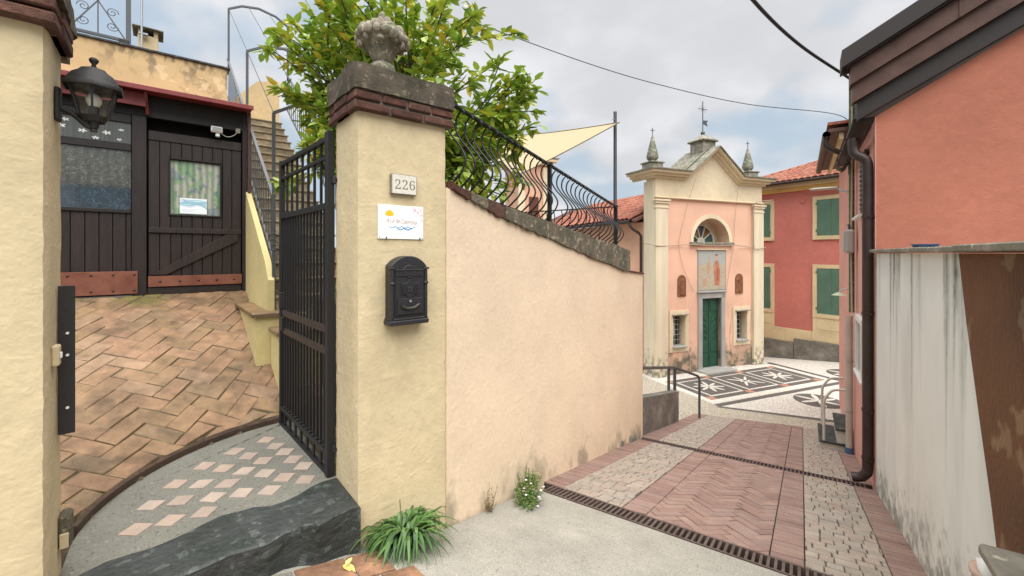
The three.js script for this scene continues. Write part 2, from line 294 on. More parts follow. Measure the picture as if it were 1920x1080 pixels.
// steel drain channels across the alley
function drain(label, near, far, c0, c1) {
  const mid = (c0 + c1) / 2, base = ramp(mid, (near(mid) + far(mid)) / 2), o = new THREE.Group(); o.name = numbered('drain_grate'); o.position.copy(base); scene.add(o); tag(o, label, 'drain', 'drain grates across the alley');
  const loc = (c, t, h) => ramp(c, t, h).sub(base);
  M('channel', piece([[c0, near(c0)], [c1, near(c1)], [c1, far(c1)], [c0, far(c0)]], -0.07, 0.001, loc, 0.09), K.mortar, o);
  for (const [f, s] of [[near, 1], [far, -1]]) M('edge_rail', piece([[c0, f(c0)], [c1, f(c1)], [c1, f(c1) + s * 0.02], [c0, f(c0) + s * 0.02]], 0.004, 0.002, loc, 0.07), K.rustSteel, o);
  const n = Math.floor((c1 - c0) / 0.042);
  for (let i = 0; i <= n; i++) { const c = c0 + (c1 - c0) * i / n - 0.009; M('bar', piece([[c, near(c) + 0.018], [c + 0.018, near(c) + 0.018], [c + 0.018, far(c) - 0.018], [c, far(c) - 0.018]], 0.002, 0.002, loc, 0.03), K.rustSteel, o); }
}
K.rustSteel = mat([0.17, 0.13, 0.115], { map: T.rust, size: 0.4, rough: 0.7, metal: 0.25 });
drain('rust brown drain grate along the edge of the concrete slab', (c) => d1(c) - 0.215, (c) => d1(c) - 0.005, -1.93, 1.05);
drain('thin drain grate from the end of the cream wall to the brown downpipe', (c) => d2(c) + 0.005, (c) => d2f(c) - 0.005, -2.05, 0.6);
// piazza
{
  const n = 60, g = new THREE.PlaneGeometry(34, 34, n, n); g.rotateX(-Math.PI / 2); g.translate(14, 0, -25.4);
  const p = g.attributes.position; for (let i = 0; i < p.count; i++) { const d = -p.getZ(i); p.setY(i, PZ - 0.42 * Math.min(1, Math.max(0, (d - 14.9) / 2.7)) - 0.002); }
  g.computeVertexNormals();
  const s = S('piazza'); M('pebble_ground', boxUV(g), K.pebbleWhite, s);
  const f = (pts, h, m, nm) => { M(nm, piece(pts, h, 0.002, (u, z, y) => fp('chapel', u, PZ + y, z), 0.003), m, s); };
  const rc = (u0, z0, u1, z1) => [[u0, z0], [u1, z0], [u1, z1], [u0, z1]];
  const ell = (cu, cz, a, b, rot, n = 20) => Array.from({ length: n }, (_, i) => { const t = i / n * 2 * Math.PI, x = a * Math.cos(t), y = b * Math.sin(t); return [cu + x * Math.cos(rot) - y * Math.sin(rot), cz + x * Math.sin(rot) + y * Math.cos(rot)]; });
  // beige approach left of the carpet, the white carpet with three dark fields
  f([[-5, -0.5], [-0.25, -0.5], [-0.24, 2.62], [2.6, 5.58], [2.0, 7.0], [-5, 7.0]], 0.004, K.pebbleBeige, 'beige_pebble_field');
  f(rc(-0.2, 0.28, 4.75, 2.42), 0.006, K.mosaicWhite, 'white_border');
  f(rc(-0.02, 0.48, 4.57, 2.2), 0.010, K.pebbleDark, 'dark_field');
  for (const cu of [0.79, 2.22, 3.65]) {
    const w = 0.6;
    f(rc(cu - w, 0.7, cu + w, 2.0), 0.014, K.mosaicWhite, 'white_frame'); f(rc(cu - w + 0.06, 0.76, cu + w - 0.06, 1.94), 0.018, K.pebbleDark, 'dark_panel');
    if (cu !== 2.22) for (let k = 0; k < 8; k++) { const a = k / 8 * 2 * Math.PI + 0.39, L = k % 2 ? 0.2 : 0.22; f(ell(cu + Math.cos(a) * 0.24, 1.35 + Math.sin(a) * 0.24, L, 0.045, a, 10), 0.022, K.mosaicWhite, 'petal'); }
    else for (const [x, z, L, r] of [[0, 0, 0.42, 1.57], [-0.16, -0.12, 0.3, 0.7], [0.17, -0.12, 0.3, -0.7], [-0.15, 0.17, 0.3, -0.8], [0.18, 0.17, 0.3, 0.8], [0, 0.02, 0.2, 0]]) f(ell(cu + x, 1.35 + z, L, 0.04, r, 10), 0.022, K.mosaicWhite, 'scroll');
  }
  for (const cu of [0.07, 1.505, 2.935, 4.37]) for (const z of [0.59, 2.09]) f(rc(cu - 0.11, z - 0.1, cu + 0.11, z + 0.1), 0.014, K.pebblePink, 'pink_square');
  f(rc(-0.25, 2.46, 5.05, 2.62), 0.006, K.pebbleDark, 'dark_band'); f(rc(4.86, 0.1, 5.02, 2.455), 0.006, K.pebbleDark, 'dark_band');
  f([[-0.35, 2.62], [-0.2, 2.62], [2.75, 5.55], [4.7, 7.3], [4.55, 7.4], [2.6, 5.7]].map((q) => q), 0.007, K.pebbleDark, 'dark_band');
  for (const [cu, cz] of [[2.5, 3.3], [5.95, 2.05]]) { f(ell(cu, cz, 0.56, 0.56, 0, 28), 0.008, K.pebbleDark, 'dark_disc'); for (let k = 0; k < 6; k++) { const a = k / 6 * 2 * Math.PI + 0.2; f(ell(cu + Math.cos(a) * 0.27, cz + Math.sin(a) * 0.27, 0.26, 0.06, a, 12), 0.013, K.mosaicWhite, 'petal'); } }
  f([[5.2, -1.4], [6.6, -2.6], [7.2, -2.2], [5.9, -0.9]], 0.006, K.pebbleDark, 'dark_band');
}
// ---------------------------------------------------------------- forecourt behind the gate (u along the gate line, w going in)
const HU = -0.647, HW = 0.42, HR = 1.25, AP = 0.1;
function yardY(u, w) {
  const dx = u - HU, dw = w - HW, r = Math.hypot(dx, dw); if (r <= HR) return AP + 0.02;
  if (dw <= 0.02) return AP + 0.02; const rs = r * (4.04 - HW) / dw;
  return AP + 0.02 + (1.105 - AP - 0.02) * Math.pow(Math.min(1.15, (r - HR) / Math.max(0.1, rs - HR)), 0.86);
}
const yard = gmap(yardY);
{
  const s = S('brick_forecourt');
  const nx = 40, nw = 44, P = [], I = [];
  for (let j = 0; j <= nw; j++) for (let i = 0; i <= nx; i++) { const u = -4.2 + i / nx * 4.1, w = 0.4 + j / nw * 3.85, q = yard(u, w, 0.004), r = Math.hypot(u - HU, w - HW); if (r < HR) q.y -= 0.12; P.push(q.x, q.y, q.z); }
  for (let j = 0; j < nw; j++) for (let i = 0; i < nx; i++) { const a = j * (nx + 1) + i; I.push(a, a + 1, a + nx + 1, a + 1, a + nx + 2, a + nx + 1); }
  const g = new THREE.BufferGeometry(); g.setAttribute('position', new THREE.Float32BufferAttribute(P, 3)); g.setIndex(I); g.computeVertexNormals();
  M('mortar_bed', boxUV(g), mat([0.22, 0.165, 0.105], { map: T.blotch, size: 0.6, bump: BP.rough, bsize: 0.3, bs: 0.005, rough: 0.9 }), s);
  let count = 0; const rest = [];
  const cells = herring(-1.5, 2.2, 3.4, 0.142, 2, 57 * D2R, 0.0035).filter(([p]) => { const c = p.reduce((a, q) => [a[0] + q[0] / 4, a[1] + q[1] / 4], [0, 0]); return c[0] > -2.9 && c[0] < -0.35 && c[1] > 0.42 && c[1] < 4.1 && Math.hypot(c[0] - HU, c[1] - HW) > HR - 0.13; });
  cells.sort((a, b) => a[0][0][1] - b[0][0][1]);
  for (const [p0] of cells) {
    const p = p0.map((q) => { const dx = q[0] - HU, dw = q[1] - HW, r = Math.hypot(dx, dw), k = r < HR + 0.035 ? (HR + 0.035) / r : 1; return [HU + dx * k + rr(-0.006, 0.006), HW + dw * k + rr(-0.006, 0.006)]; });
    if (Math.abs(area(p)) < 0.004) continue;
    const tx = rr(-0.02, 0.02), tz = rr(-0.02, 0.02), c = p[0], hh = 0.014 + rr(-0.004, 0.004);
    const g = piece(p, hh, 0.005, (a, b, y) => yard(a, b, y + (a - c[0]) * tx + (b - c[1]) * tz), 0.03);
    if (count++ < 300) M('brick', g, pick(K.cotto), s); else rest.push(g);
  }
  if (rest.length) M('brick_field', rest, K.cotto[0], s).userData.kind = 'stuff';
  // curved rim where the bricks stop at the sweep of the gate
  const arc = (r) => Array.from({ length: 25 }, (_, i) => { const a = (90 + 78 * i / 24) * D2R; return [HU + r * Math.cos(a) * 1.0, HW + r * Math.sin(a)]; });
  const A = arc(HR), B = arc(HR + 0.025), rimMat = mat([0.17, 0.105, 0.07], { map: T.blotch, size: 0.4, bump: BP.rough, bsize: 0.2, bs: 0.006 });
  for (let i = 0; i < 24; i++) M('rim_stone', piece([A[i], A[i + 1], B[i + 1], B[i]], 0.022, 0.003, yard, 0.08), rimMat, s);
}
{ // flat threshold with marble lozenges and the slate step
  const s = S('gate_threshold'), flat = gmap(() => AP);
  const arc = Array.from({ length: 21 }, (_, i) => { const a = (88 + 84 * i / 20) * D2R; return [HU + HR * Math.cos(a), HW + HR * Math.sin(a)]; });
  M('mortar_apron', piece([[-0.615, 0.02], [-0.615, 1.68], ...arc, [-1.9, 0.02]], 0, 0.002, flat, 0.3), K.apron, s);
  const L = [[-0.872, 1.336], [-0.838, 1.166], [-0.805, 1.011], [-0.786, 0.845], [-0.75, 0.694], [-0.787, 0.486], [-1.093, 1.26], [-1.027, 1.11], [-0.955, 0.96], [-0.979, 0.751], [-0.888, 0.607], [-1.288, 1.133], [-1.187, 1.012], [-1.082, 0.872], [-1.451, 0.964], [-1.322, 0.858], [-1.19, 0.757], [-1.136, 0.57], [-0.993, 0.493], [-1.572, 0.761], [-1.436, 0.71], [-1.281, 0.625], [-1.33, 0.476], [-1.631, 0.525], [-1.489, 0.503]];
  const md = [[0.50, 0.385, 0.31], [0.46, 0.36, 0.30], [0.52, 0.42, 0.35]].map((c) => mat(c, { map: T.mottle, size: 0.3, rough: 0.6, bump: BP.rough, bsize: 0.2, bs: 0.002 }));
  for (const [u, w] of L) { const a = -39.5 * D2R + rr(-0.08, 0.08), h = 0.05, q = [[-h, -h], [h, -h], [h, h], [-h, h]].map(([x, y]) => { x += rr(-0.005, 0.005); y += rr(-0.005, 0.005); return [u + x * Math.cos(a) - y * Math.sin(a), w + x * Math.sin(a) + y * Math.cos(a)]; }); M('marble_lozenge', piece(q, 0.006, 0.002, flat, 0.02), pick(md), s); }
  const front = [], back = []; for (let i = 0; i <= 16; i++) { const u = -0.62 - 1.28 * i / 16; front.push([u, -0.055 + 0.018 * Math.sin(i * 1.7) + rr(-0.01, 0.01)]); back.push([u, 0.33 + 0.04 * Math.sin(i * 0.9 + 1) - 0.15 * Math.max(0, (i - 11) / 5) + rr(-0.012, 0.012)]); }
  M('slate_step', piece([...front, ...back.reverse()], 0.012, 0.01, flat, 0.6), K.slate, s);
}
{ // cotto tiles along the foot of the slate step
  const s = S('tile_edging'), tm = (u, w, h) => { const p = fp('gate', u, 0, -w); p.y = rampY(p.x, p.z) + h; return p; };
  const mm = [[0.55, 0.30, 0.185], [0.50, 0.27, 0.16], [0.58, 0.34, 0.22]].map((c, i) => mat(c, { map: T.blotch, size: 0.5 + i * 0.1, bump: BP.rough, bsize: 0.3, bs: 0.004, rough: 0.8 }));
  let u = -0.52; for (let i = 0; i < 6; i++) { const L = [0.2, 0.27, 0.12, 0.27, 0.27, 0.27][i]; M('tile', piece(rect(u - L, -0.34, u, -0.08, 0.006), 0.012, 0.004, tm, 0.02), i === 2 ? K.apron : mm[i % 3], s); M('tile', piece(rect(u - L + 0.1, -0.61, u + 0.1, -0.345, 0.006), 0.012, 0.004, tm, 0.02), i === 3 ? K.apron : mm[(i + 1) % 3], s); u -= L; }
}

// ---------------------------------------------------------------- gate pillars
const capMortar = mat([0.40, 0.35, 0.29], { map: T.blotch, size: 0.3, bump: BP.rough, bsize: 0.2, bs: 0.008 });
function brickCourse(o, x0, x1, y, h, z, depth, n, m, nm = 'brick') { const L = (x1 - x0) / n; for (let i = 0; i < n; i++) M(nm, bx(L - 0.014 + rr(-0.006, 0.002), h - 0.012 + rr(-0.003, 0.002), depth, x0 + L * (i + 0.5), y + rr(-0.002, 0.002), z + rr(-0.005, 0.005), 0.007), m[i % m.length], o); }
const capBricks = [[0.27, 0.115, 0.08], [0.21, 0.09, 0.066], [0.32, 0.15, 0.11]].map((c) => mat(c, { map: T.blotch, size: 0.33, bump: BP.rough, bsize: 0.22, bs: 0.014, rough: 0.95 }));
function subdivBox(w, h, d, x, y, z, amp) {     // plastered block: soft uneven faces and worn arrises
  const g = new THREE.BoxGeometry(w, h, d, Math.ceil(w / 0.05), Math.ceil(h / 0.05), Math.ceil(d / 0.05)), p = g.attributes.position, n = 0.5;
  for (let i = 0; i < p.count; i++) {
    let X = p.getX(i), Y = p.getY(i), Z = p.getZ(i); const ex = w / 2 - Math.abs(X) < 1e-4, ez = d / 2 - Math.abs(Z) < 1e-4;
    const q = perlin.noise(X * 5 + x * 3, Y * 5, Z * 5 + z * 3) * amp, q2 = perlin.noise(X * 23, Y * 23 + 4, Z * 23) * amp * 0.5;
    if (ex && ez) { const e = 0.008 + 0.006 * perlin.noise(Y * 14, x, 2.2); X -= Math.sign(X) * e; Z -= Math.sign(Z) * e; } else if (ex) X += Math.sign(X) * (q + q2); else if (ez) Z += Math.sign(Z) * (q + q2);
    p.setXYZ(i, X, Y, Z);
  }
  g.computeVertexNormals(); g.translate(x, y + h / 2, z); return boxUV(g);
}
{
  const o = G('gate_pillar', 'gate', -0.31, -0.6, -0.215, 'cream gate pillar carrying the stone urn and the mailbox', 'pillar');
  M('shaft', subdivBox(0.618, 3.06, 0.43, 0, 0, 0, 0.004), K.cream, o);
  for (let k = 0; k < 2; k++) { brickCourse(o, -0.345, 0.345, 3.06 + k * 0.062, 0.062, 0.19, 0.14, k ? 4 : 3, capBricks); brickCourse(o, -0.345, 0.345, 3.06 + k * 0.062, 0.062, -0.19, 0.14, 3, capBricks); for (const s of [-1, 1]) M('brick', bx(0.13, 0.056, 0.23, s * 0.28, 3.06 + k * 0.062, 0, 0.007), capBricks[k], o); }
  M('cap_mortar', bx(0.655, 0.122, 0.485, 0, 3.06, 0), capMortar, o); const g = subdivBox(0.70, 0.15, 0.53, 0, 3.182, 0, 0.018); M('cap_stone', g, K.cap, o);
}
{
  const o = G('gate_pillar', 'gate', -2.25, -0.6, -0.2, 'cream gate pillar with the wall lantern on its side', 'pillar');
  M('shaft', subdivBox(0.716, 3.13, 0.4, 0, 0, 0, 0.004), K.cream, o);
  for (let k = 0; k < 2; k++) { brickCourse(o, -0.40, 0.40, 3.13 + k * 0.062, 0.062, 0.18, 0.14, 3, capBricks); for (const s of [-1, 1]) M('brick', bx(0.13, 0.056, 0.26, s * 0.335, 3.13 + k * 0.062, -0.02, 0.007), capBricks[1 + k], o); }
  M('cap_mortar', bx(0.755, 0.122, 0.46, 0, 3.13, -0.02), capMortar, o); M('cap_stone', subdivBox(0.80, 0.15, 0.5, 0, 3.252, 0, 0.018), K.cap, o);
}
{ // strike plate the gate closes against, and small fittings on the left pillar
  const o = G('gate_strike_post', 'gate', -1.86, 0.776, -0.24, 'black steel strike bar fixed to the pillar under the lantern', 'strike bar');
  M('bar', bx(0.055, 0.676, 0.014, 0, 0, 0, 0.002), K.blackRough, o);
  for (const y of [0.46, 0.36, 0.12]) { const g = new THREE.CylinderGeometry(0.006, 0.006, 0.006, 10); g.rotateX(Math.PI / 2); g.translate(0.004, y, 0.009); M('bolt', boxUV(g), K.white, o); }
  M('spacer', bx(0.012, 0.2, 0.05, -0.03, 0.3, -0.03), K.cream, o);
  const b = G('junction_box', 'gate', -1.88, 1.11, -0.14, 'small cream switch box beside the black strike bar', 'switch box'); M('cover', bx(0.025, 0.09, 0.06, 0, 0, 0, 0.006), K.cream, b); M('button', bx(0.008, 0.025, 0.02, 0.015, 0.032, 0, 0.002), K.white, b);
  const c = G('gate_stop', 'gate', -1.87, 0.235, -0.3, 'small worn concrete gate stop at the foot of the pillar', 'gate stop'); M('block', bx(0.045, 0.16, 0.09, 0, 0, 0, 0.012), K.coping, c); M('face', bx(0.03, 0.07, 0.01, 0, 0.01, 0.045, 0.003), K.cream, c);
}
// ---------------------------------------------------------------- wall lantern
{
  const o = G('wall_lantern', 'gate', -1.892, 2.32, -0.2, 'black wall lantern with clear panes on the pillar', 'lantern');
  M('back_plate', bx(0.02, 0.15, 0.06, 0.01, -0.13, 0, 0.006), K.blackRough, o);
  M('arm', tube([V(0.02, -0.07, 0), V(0.06, -0.09, 0), V(0.1, -0.13, 0), V(0.125, -0.14, 0)], 0.012, 20, 8), K.blackRough, o);
  const x = 0.125, h = new THREE.Group(); h.name = 'lantern_head'; h.position.set(x, -0.14, 0); h.scale.setScalar(0.9); o.add(h);
  const hx = (r0, y0, r1, y1) => { const g = new THREE.CylinderGeometry(r1, r0, y1 - y0, 6, 1, true); g.translate(0, (y0 + y1) / 2, 0); return boxUV(g); };
  M('stem', [cy(0.022, 0.018, 0.03, 0, 0.0, 0), cy(0.012, 0.016, 0.02, 0, -0.018, 0)], K.blackRough, h);
  M('base_cup', [hx(0.045, 0.03, 0.062, 0.06)], K.blackRough, h);
  const gl = new THREE.MeshPhysicalMaterial({ color: lin([0.9, 0.9, 0.88]), transmission: 1, thickness: 0, roughness: 0.25, side: THREE.DoubleSide });
  M('glass_pane', hx(0.062, 0.06, 0.098, 0.2), gl, h);
  for (let k = 0; k < 6; k++) { const a = (k + 0.0) / 6 * 2 * Math.PI; M('glazing_bar', bar(V(Math.sin(a) * 0.062, 0.06, Math.cos(a) * 0.062), V(Math.sin(a) * 0.098, 0.2, Math.cos(a) * 0.098), 0.009), K.blackRough, h); }
  M('bulb_holder', cy(0.02, 0.024, 0.05, 0, 0.06, 0), K.blackRough, h); M('bulb', lathe([[0.018, 0.108], [0.03, 0.13], [0.032, 0.15], [0.02, 0.172], [0, 0.178]], 14), mat([0.8, 0.78, 0.7], { rough: 0.4 }), h);
  const rf = new THREE.LatheGeometry([[0.125, 0.195], [0.128, 0.215], [0.112, 0.222], [0.105, 0.24], [0.088, 0.265], [0.062, 0.285], [0.05, 0.30], [0.02, 0.312], [0.0, 0.314]].map((p) => new THREE.Vector2(...p)), 6);
  M('hood', boxUV(rf.toNonIndexed ? rf : rf), K.blackRough, h); M('finial', lathe([[0.0, 0.308], [0.012, 0.312], [0.008, 0.328], [0.017, 0.34], [0.02, 0.352], [0.012, 0.362], [0, 0.364]], 12), K.blackRough, h);
}
// ---------------------------------------------------------------- stone urn heaped with fruit
{
  const o = G('stone_urn', 'gate', -0.385, 2.725, -0.19, 'weathered stone urn heaped with carved fruit on the pillar cap', 'urn');
  M('foot', lathe([[0, 0.0], [0.085, 0.0], [0.088, 0.018], [0.07, 0.03], [0.045, 0.04], [0, 0.04]], 20), K.urn, o);
  const fl = new THREE.SphereGeometry(0.088, 40, 14); { const p = fl.attributes.position; for (let i = 0; i < p.count; i++) { const x = p.getX(i), y = p.getY(i), z = p.getZ(i), a = Math.atan2(z, x), k = 1 - 0.09 * Math.pow(Math.abs(Math.sin(a * 7)), 6); p.setXYZ(i, x * k, y * 0.72, z * k); } fl.computeVertexNormals(); fl.translate(0, 0.092, 0); }
  M('fluted_bulb', boxUV(fl), K.urn, o);
  const bk = new THREE.LatheGeometry([[0.05, 0.14], [0.066, 0.16], [0.082, 0.2], [0.105, 0.24], [0.14, 0.272], [0.15, 0.29], [0.13, 0.30], [0.0, 0.30]].map((p) => new THREE.Vector2(...p)), 48); { const p = bk.attributes.position; for (let i = 0; i < p.count; i++) { const x = p.getX(i), y = p.getY(i), z = p.getZ(i), a = Math.atan2(z, x), k = 1 + 0.05 * Math.sin(a * 12) * sst(0.15, 0.28, y); p.setXYZ(i, x * k, y + 0.008 * Math.sin(a * 6) * sst(0.26, 0.29, y), z * k); } bk.computeVertexNormals(); }
  M('basket', boxUV(bk), K.urn, o);
  const ball = (r, x, y, z, sx, sy) => { const g = new THREE.SphereGeometry(r, 12, 9); const p = g.attributes.position; for (let i = 0; i < p.count; i++) { const q = 1 + 0.1 * perlin.noise(p.getX(i) * 30 + x * 50, p.getY(i) * 30, p.getZ(i) * 30 + z * 50); p.setXYZ(i, p.getX(i) * q * sx, p.getY(i) * q * sy, p.getZ(i) * q); } g.computeVertexNormals(); g.translate(x, y, z); return boxUV(g); };
  for (const [n, r, y, s0, s1] of [[9, 0.135, 0.262, 0.022, 0.03], [17, 0.15, 0.298, 0.026, 0.036], [14, 0.122, 0.334, 0.028, 0.038], [10, 0.086, 0.37, 0.03, 0.04], [6, 0.045, 0.4, 0.03, 0.04]]) for (let k = 0; k < n; k++) { const a = (k + rr(-0.2, 0.2)) / n * 2 * Math.PI; M('fruit', ball(rr(s0, s1), Math.cos(a) * r, y + rr(-0.012, 0.012), Math.sin(a) * r, rr(0.8, 1.15), rr(0.8, 1.2)), K.urn, o); }
  M('pine_cone', ball(0.034, 0.0, 0.44, 0, 0.75, 1.5), K.urn, o);
}
// ---------------------------------------------------------------- number, name sign and mailbox on the pillar
{
  const o = G('number_plaque', 'gate', -0.33, 1.972, 0.004, 'chipped marble house number plaque above the name sign', 'plaque');
  const t = canvasTex(256, 192, (c, w, h) => { c.fillStyle = '#d8d2c4'; c.fillRect(0, 0, w, h); for (let i = 0; i < 900; i++) { c.fillStyle = `rgba(${rnd() < 0.5 ? '120,110,90' : '245,240,230'},0.13)`; c.fillRect(rnd() * w, rnd() * h, 2 + rnd() * 10, 1 + rnd() * 4); } c.strokeStyle = 'rgba(110,95,75,0.5)'; c.lineWidth = 2; c.beginPath(); c.moveTo(60, 0); c.lineTo(90, 22); c.lineTo(140, 14); c.stroke(); c.fillStyle = '#6b6356'; c.font = '136px serif'; c.textAlign = 'center'; c.fillText('226', w / 2 + 8, 146); });
  const m = new THREE.MeshStandardMaterial({ map: t, roughness: 0.7 }), edge = mat([0.5, 0.46, 0.38], { map: T.blotch, size: 0.2, rough: 0.9 });
  M('slab', bx(0.175, 0.13, 0.03, 0, 0, 0.012, 0.005), edge, o);
  const g = new THREE.PlaneGeometry(0.163, 0.118); g.translate(0, 0.065, 0.0285); M('carved_number', g, m, o);
}
{
  const o = G('name_sign', 'gate', -0.34, 1.69, 0.006, 'white name sign with a yellow sun and blue waves on the pillar', 'sign');
  const t = canvasTex(640, 448, (c, w, h) => {
    c.fillStyle = '#f4f3ee'; c.fillRect(0, 0, w, h);
    c.fillStyle = '#f3bd25'; c.beginPath(); c.arc(150, 128, 60, Math.PI, 2 * Math.PI); c.closePath(); c.fill(); c.beginPath(); c.ellipse(150, 128, 60, 20, 0, 0, Math.PI); c.fill();
    c.fillStyle = '#6a2740'; c.font = 'italic 76px serif'; c.textAlign = 'center'; c.save(); c.translate(322, 238); c.rotate(0.035); c.fillText('A ca de Caterina', 0, 0, 440); c.restore();
    const wave = (y, x0, n, s, col, lw) => { c.strokeStyle = col; c.lineWidth = lw; c.lineCap = 'round'; c.beginPath(); c.moveTo(x0, y); for (let i = 0; i < n; i++) { c.quadraticCurveTo(x0 + (i + 0.55) * s, y + 34, x0 + (i + 0.85) * s, y - 12); c.quadraticCurveTo(x0 + (i + 0.9) * s, y - 4, x0 + (i + 1) * s, y); } c.stroke(); };
    wave(288, 150, 4, 92, '#2f86c4', 9); wave(312, 260, 2, 105, '#2b6fb0', 12); wave(300, 215, 3, 84, '#5fb0da', 6);
    for (const [x, y, r] of [[515, 45, 24], [560, 80, 20], [600, 50, 18], [612, 115, 22], [500, 70, 14], [590, 22, 13], [620, 190, 14], [610, 165, 10]]) for (let k = 0; k < 5; k++) { const a = k / 5 * 6.283 + x; c.fillStyle = k % 2 ? '#e6a9b8' : '#efc3cc'; c.beginPath(); c.ellipse(x + Math.cos(a) * r * 0.55, y + Math.sin(a) * r * 0.55, r * 0.5, r * 0.3, a, 0, 6.29); c.fill(); }
    c.strokeStyle = '#b98a92'; c.lineWidth = 3; c.beginPath(); c.moveTo(490, 20); c.quadraticCurveTo(570, 60, 628, 200); c.stroke();
  });
  M('backing', bx(0.31, 0.215, 0.008, 0, 0, 0, 0.002), K.white, o);
  const g = new THREE.PlaneGeometry(0.305, 0.21); g.translate(0, 0.1075, 0.0048); M('printed_face', g, new THREE.MeshStandardMaterial({ map: t, roughness: 0.25 }), o);
  for (const x of [-0.105, 0.125]) M('hook', bar(V(x, -0.005, 0.007), V(x + 0.004, 0.014, 0.007), 0.005), K.black, o);
  for (const x of [-0.145, 0.145]) M('screw', bx(0.006, 0.006, 0.004, x, 0.008, 0.005), K.steel, o);
}
{
  const o = G('mailbox', 'gate', -0.325, 1.155, 0.0, 'black cast metal mailbox with eagle relief hung on the pillar', 'mailbox');
  const k = mat([0.016, 0.0155, 0.017], { rough: 0.45, bump: BP.rough, bsize: 0.08, bs: 0.0012 });
  const arch = (w, h, r) => { const s = new THREE.Shape(); s.moveTo(-w, 0); s.lineTo(w, 0); s.lineTo(w, h); s.absarc(0, h - Math.sqrt(r * r - w * w) , r, Math.asin((Math.sqrt(r * r - w * w)) / r), Math.PI - Math.asin(Math.sqrt(r * r - w * w) / r), false); s.lineTo(-w, 0); return s; };
  M('body', plate(arch(0.12, 0.365, 0.145), 0.092, 0.092, 0.004), k, o);
  M('door', plate(shp([[-0.095, 0.06], [0.095, 0.06], [0.095, 0.34], [-0.095, 0.34]]), 0.006, 0.097, 0.0015), k, o);
  M('base_moulding', [bx(0.262, 0.03, 0.108, 0, 0, 0.052, 0.006), bx(0.252, 0.014, 0.1, 0, 0.03, 0.05, 0.004)], k, o);
  for (const s of [-1, 1]) { M('side_column', [cy(0.011, 0.011, 0.30, s * 0.113, 0.044, 0.092, 10), lathe([[0.014, 0], [0.019, 0.008], [0.013, 0.018], [0.0, 0.02]], 10).translate(s * 0.113, 0.25, 0.092), bx(0.04, 0.012, 0.03, s * 0.116, 0.345, 0.085, 0.003)], k, o); }
  M('letter_slot_flap', [bx(0.185, 0.038, 0.007, 0, 0.302, 0.099, 0.002), bx(0.19, 0.007, 0.016, 0, 0.338, 0.1, 0.002)], k, o);
  M('crest', [plate(shp([[-0.05, 0.345], [0.05, 0.345], [0.03, 0.366], [0, 0.374], [-0.03, 0.366]]), 0.012, 0.104, 0.003)], k, o);
  const eagle = shp([[0, 0.165], [0.02, 0.175], [0.03, 0.19], [0.05, 0.185], [0.056, 0.22], [0.06, 0.262], [0.035, 0.258], [0.018, 0.268], [0.012, 0.28], [0, 0.284], [-0.012, 0.28], [-0.018, 0.268], [-0.035, 0.258], [-0.06, 0.262], [-0.056, 0.22], [-0.05, 0.185], [-0.03, 0.19], [-0.02, 0.175]]);
  const em = M('eagle_relief', [plate(eagle, 0.007, 0.103, 0.002), plate(shp([[-0.018, 0.2], [0.018, 0.2], [0.02, 0.235], [-0.02, 0.235]]), 0.006, 0.107, 0.002), ...[-1, 1].flatMap((s) => [0, 1, 2, 3].map((i) => bar(V(s * (0.024 + i * 0.009), 0.195, 0.103), V(s * (0.026 + i * 0.009), 0.252, 0.103), 0.005, 0.004))), bx(0.03, 0.012, 0.006, 0, 0.288, 0.1, 0.002)], k, o);
  const low = M('lower_door', plate(shp([[-0.083, 0.066], [0.083, 0.066], [0.083, 0.165], [-0.083, 0.165]]), 0.008, 0.104, 0.002), k, o);
  M('name_plate', tube([V(-0.06, 0.122, 0.106), V(-0.03, 0.106, 0.107), V(0.0, 0.102, 0.107), V(0.03, 0.106, 0.107), V(0.06, 0.124, 0.106)], 0.011, 20, 8), mat([0.05, 0.047, 0.04], { rough: 0.4, metal: 0.4 }), low);
  const lk = new THREE.CylinderGeometry(0.008, 0.008, 0.008, 12); lk.rotateX(Math.PI / 2); lk.translate(0, 0.147, 0.107); M('keyhole', boxUV(lk), K.steel, low);
}
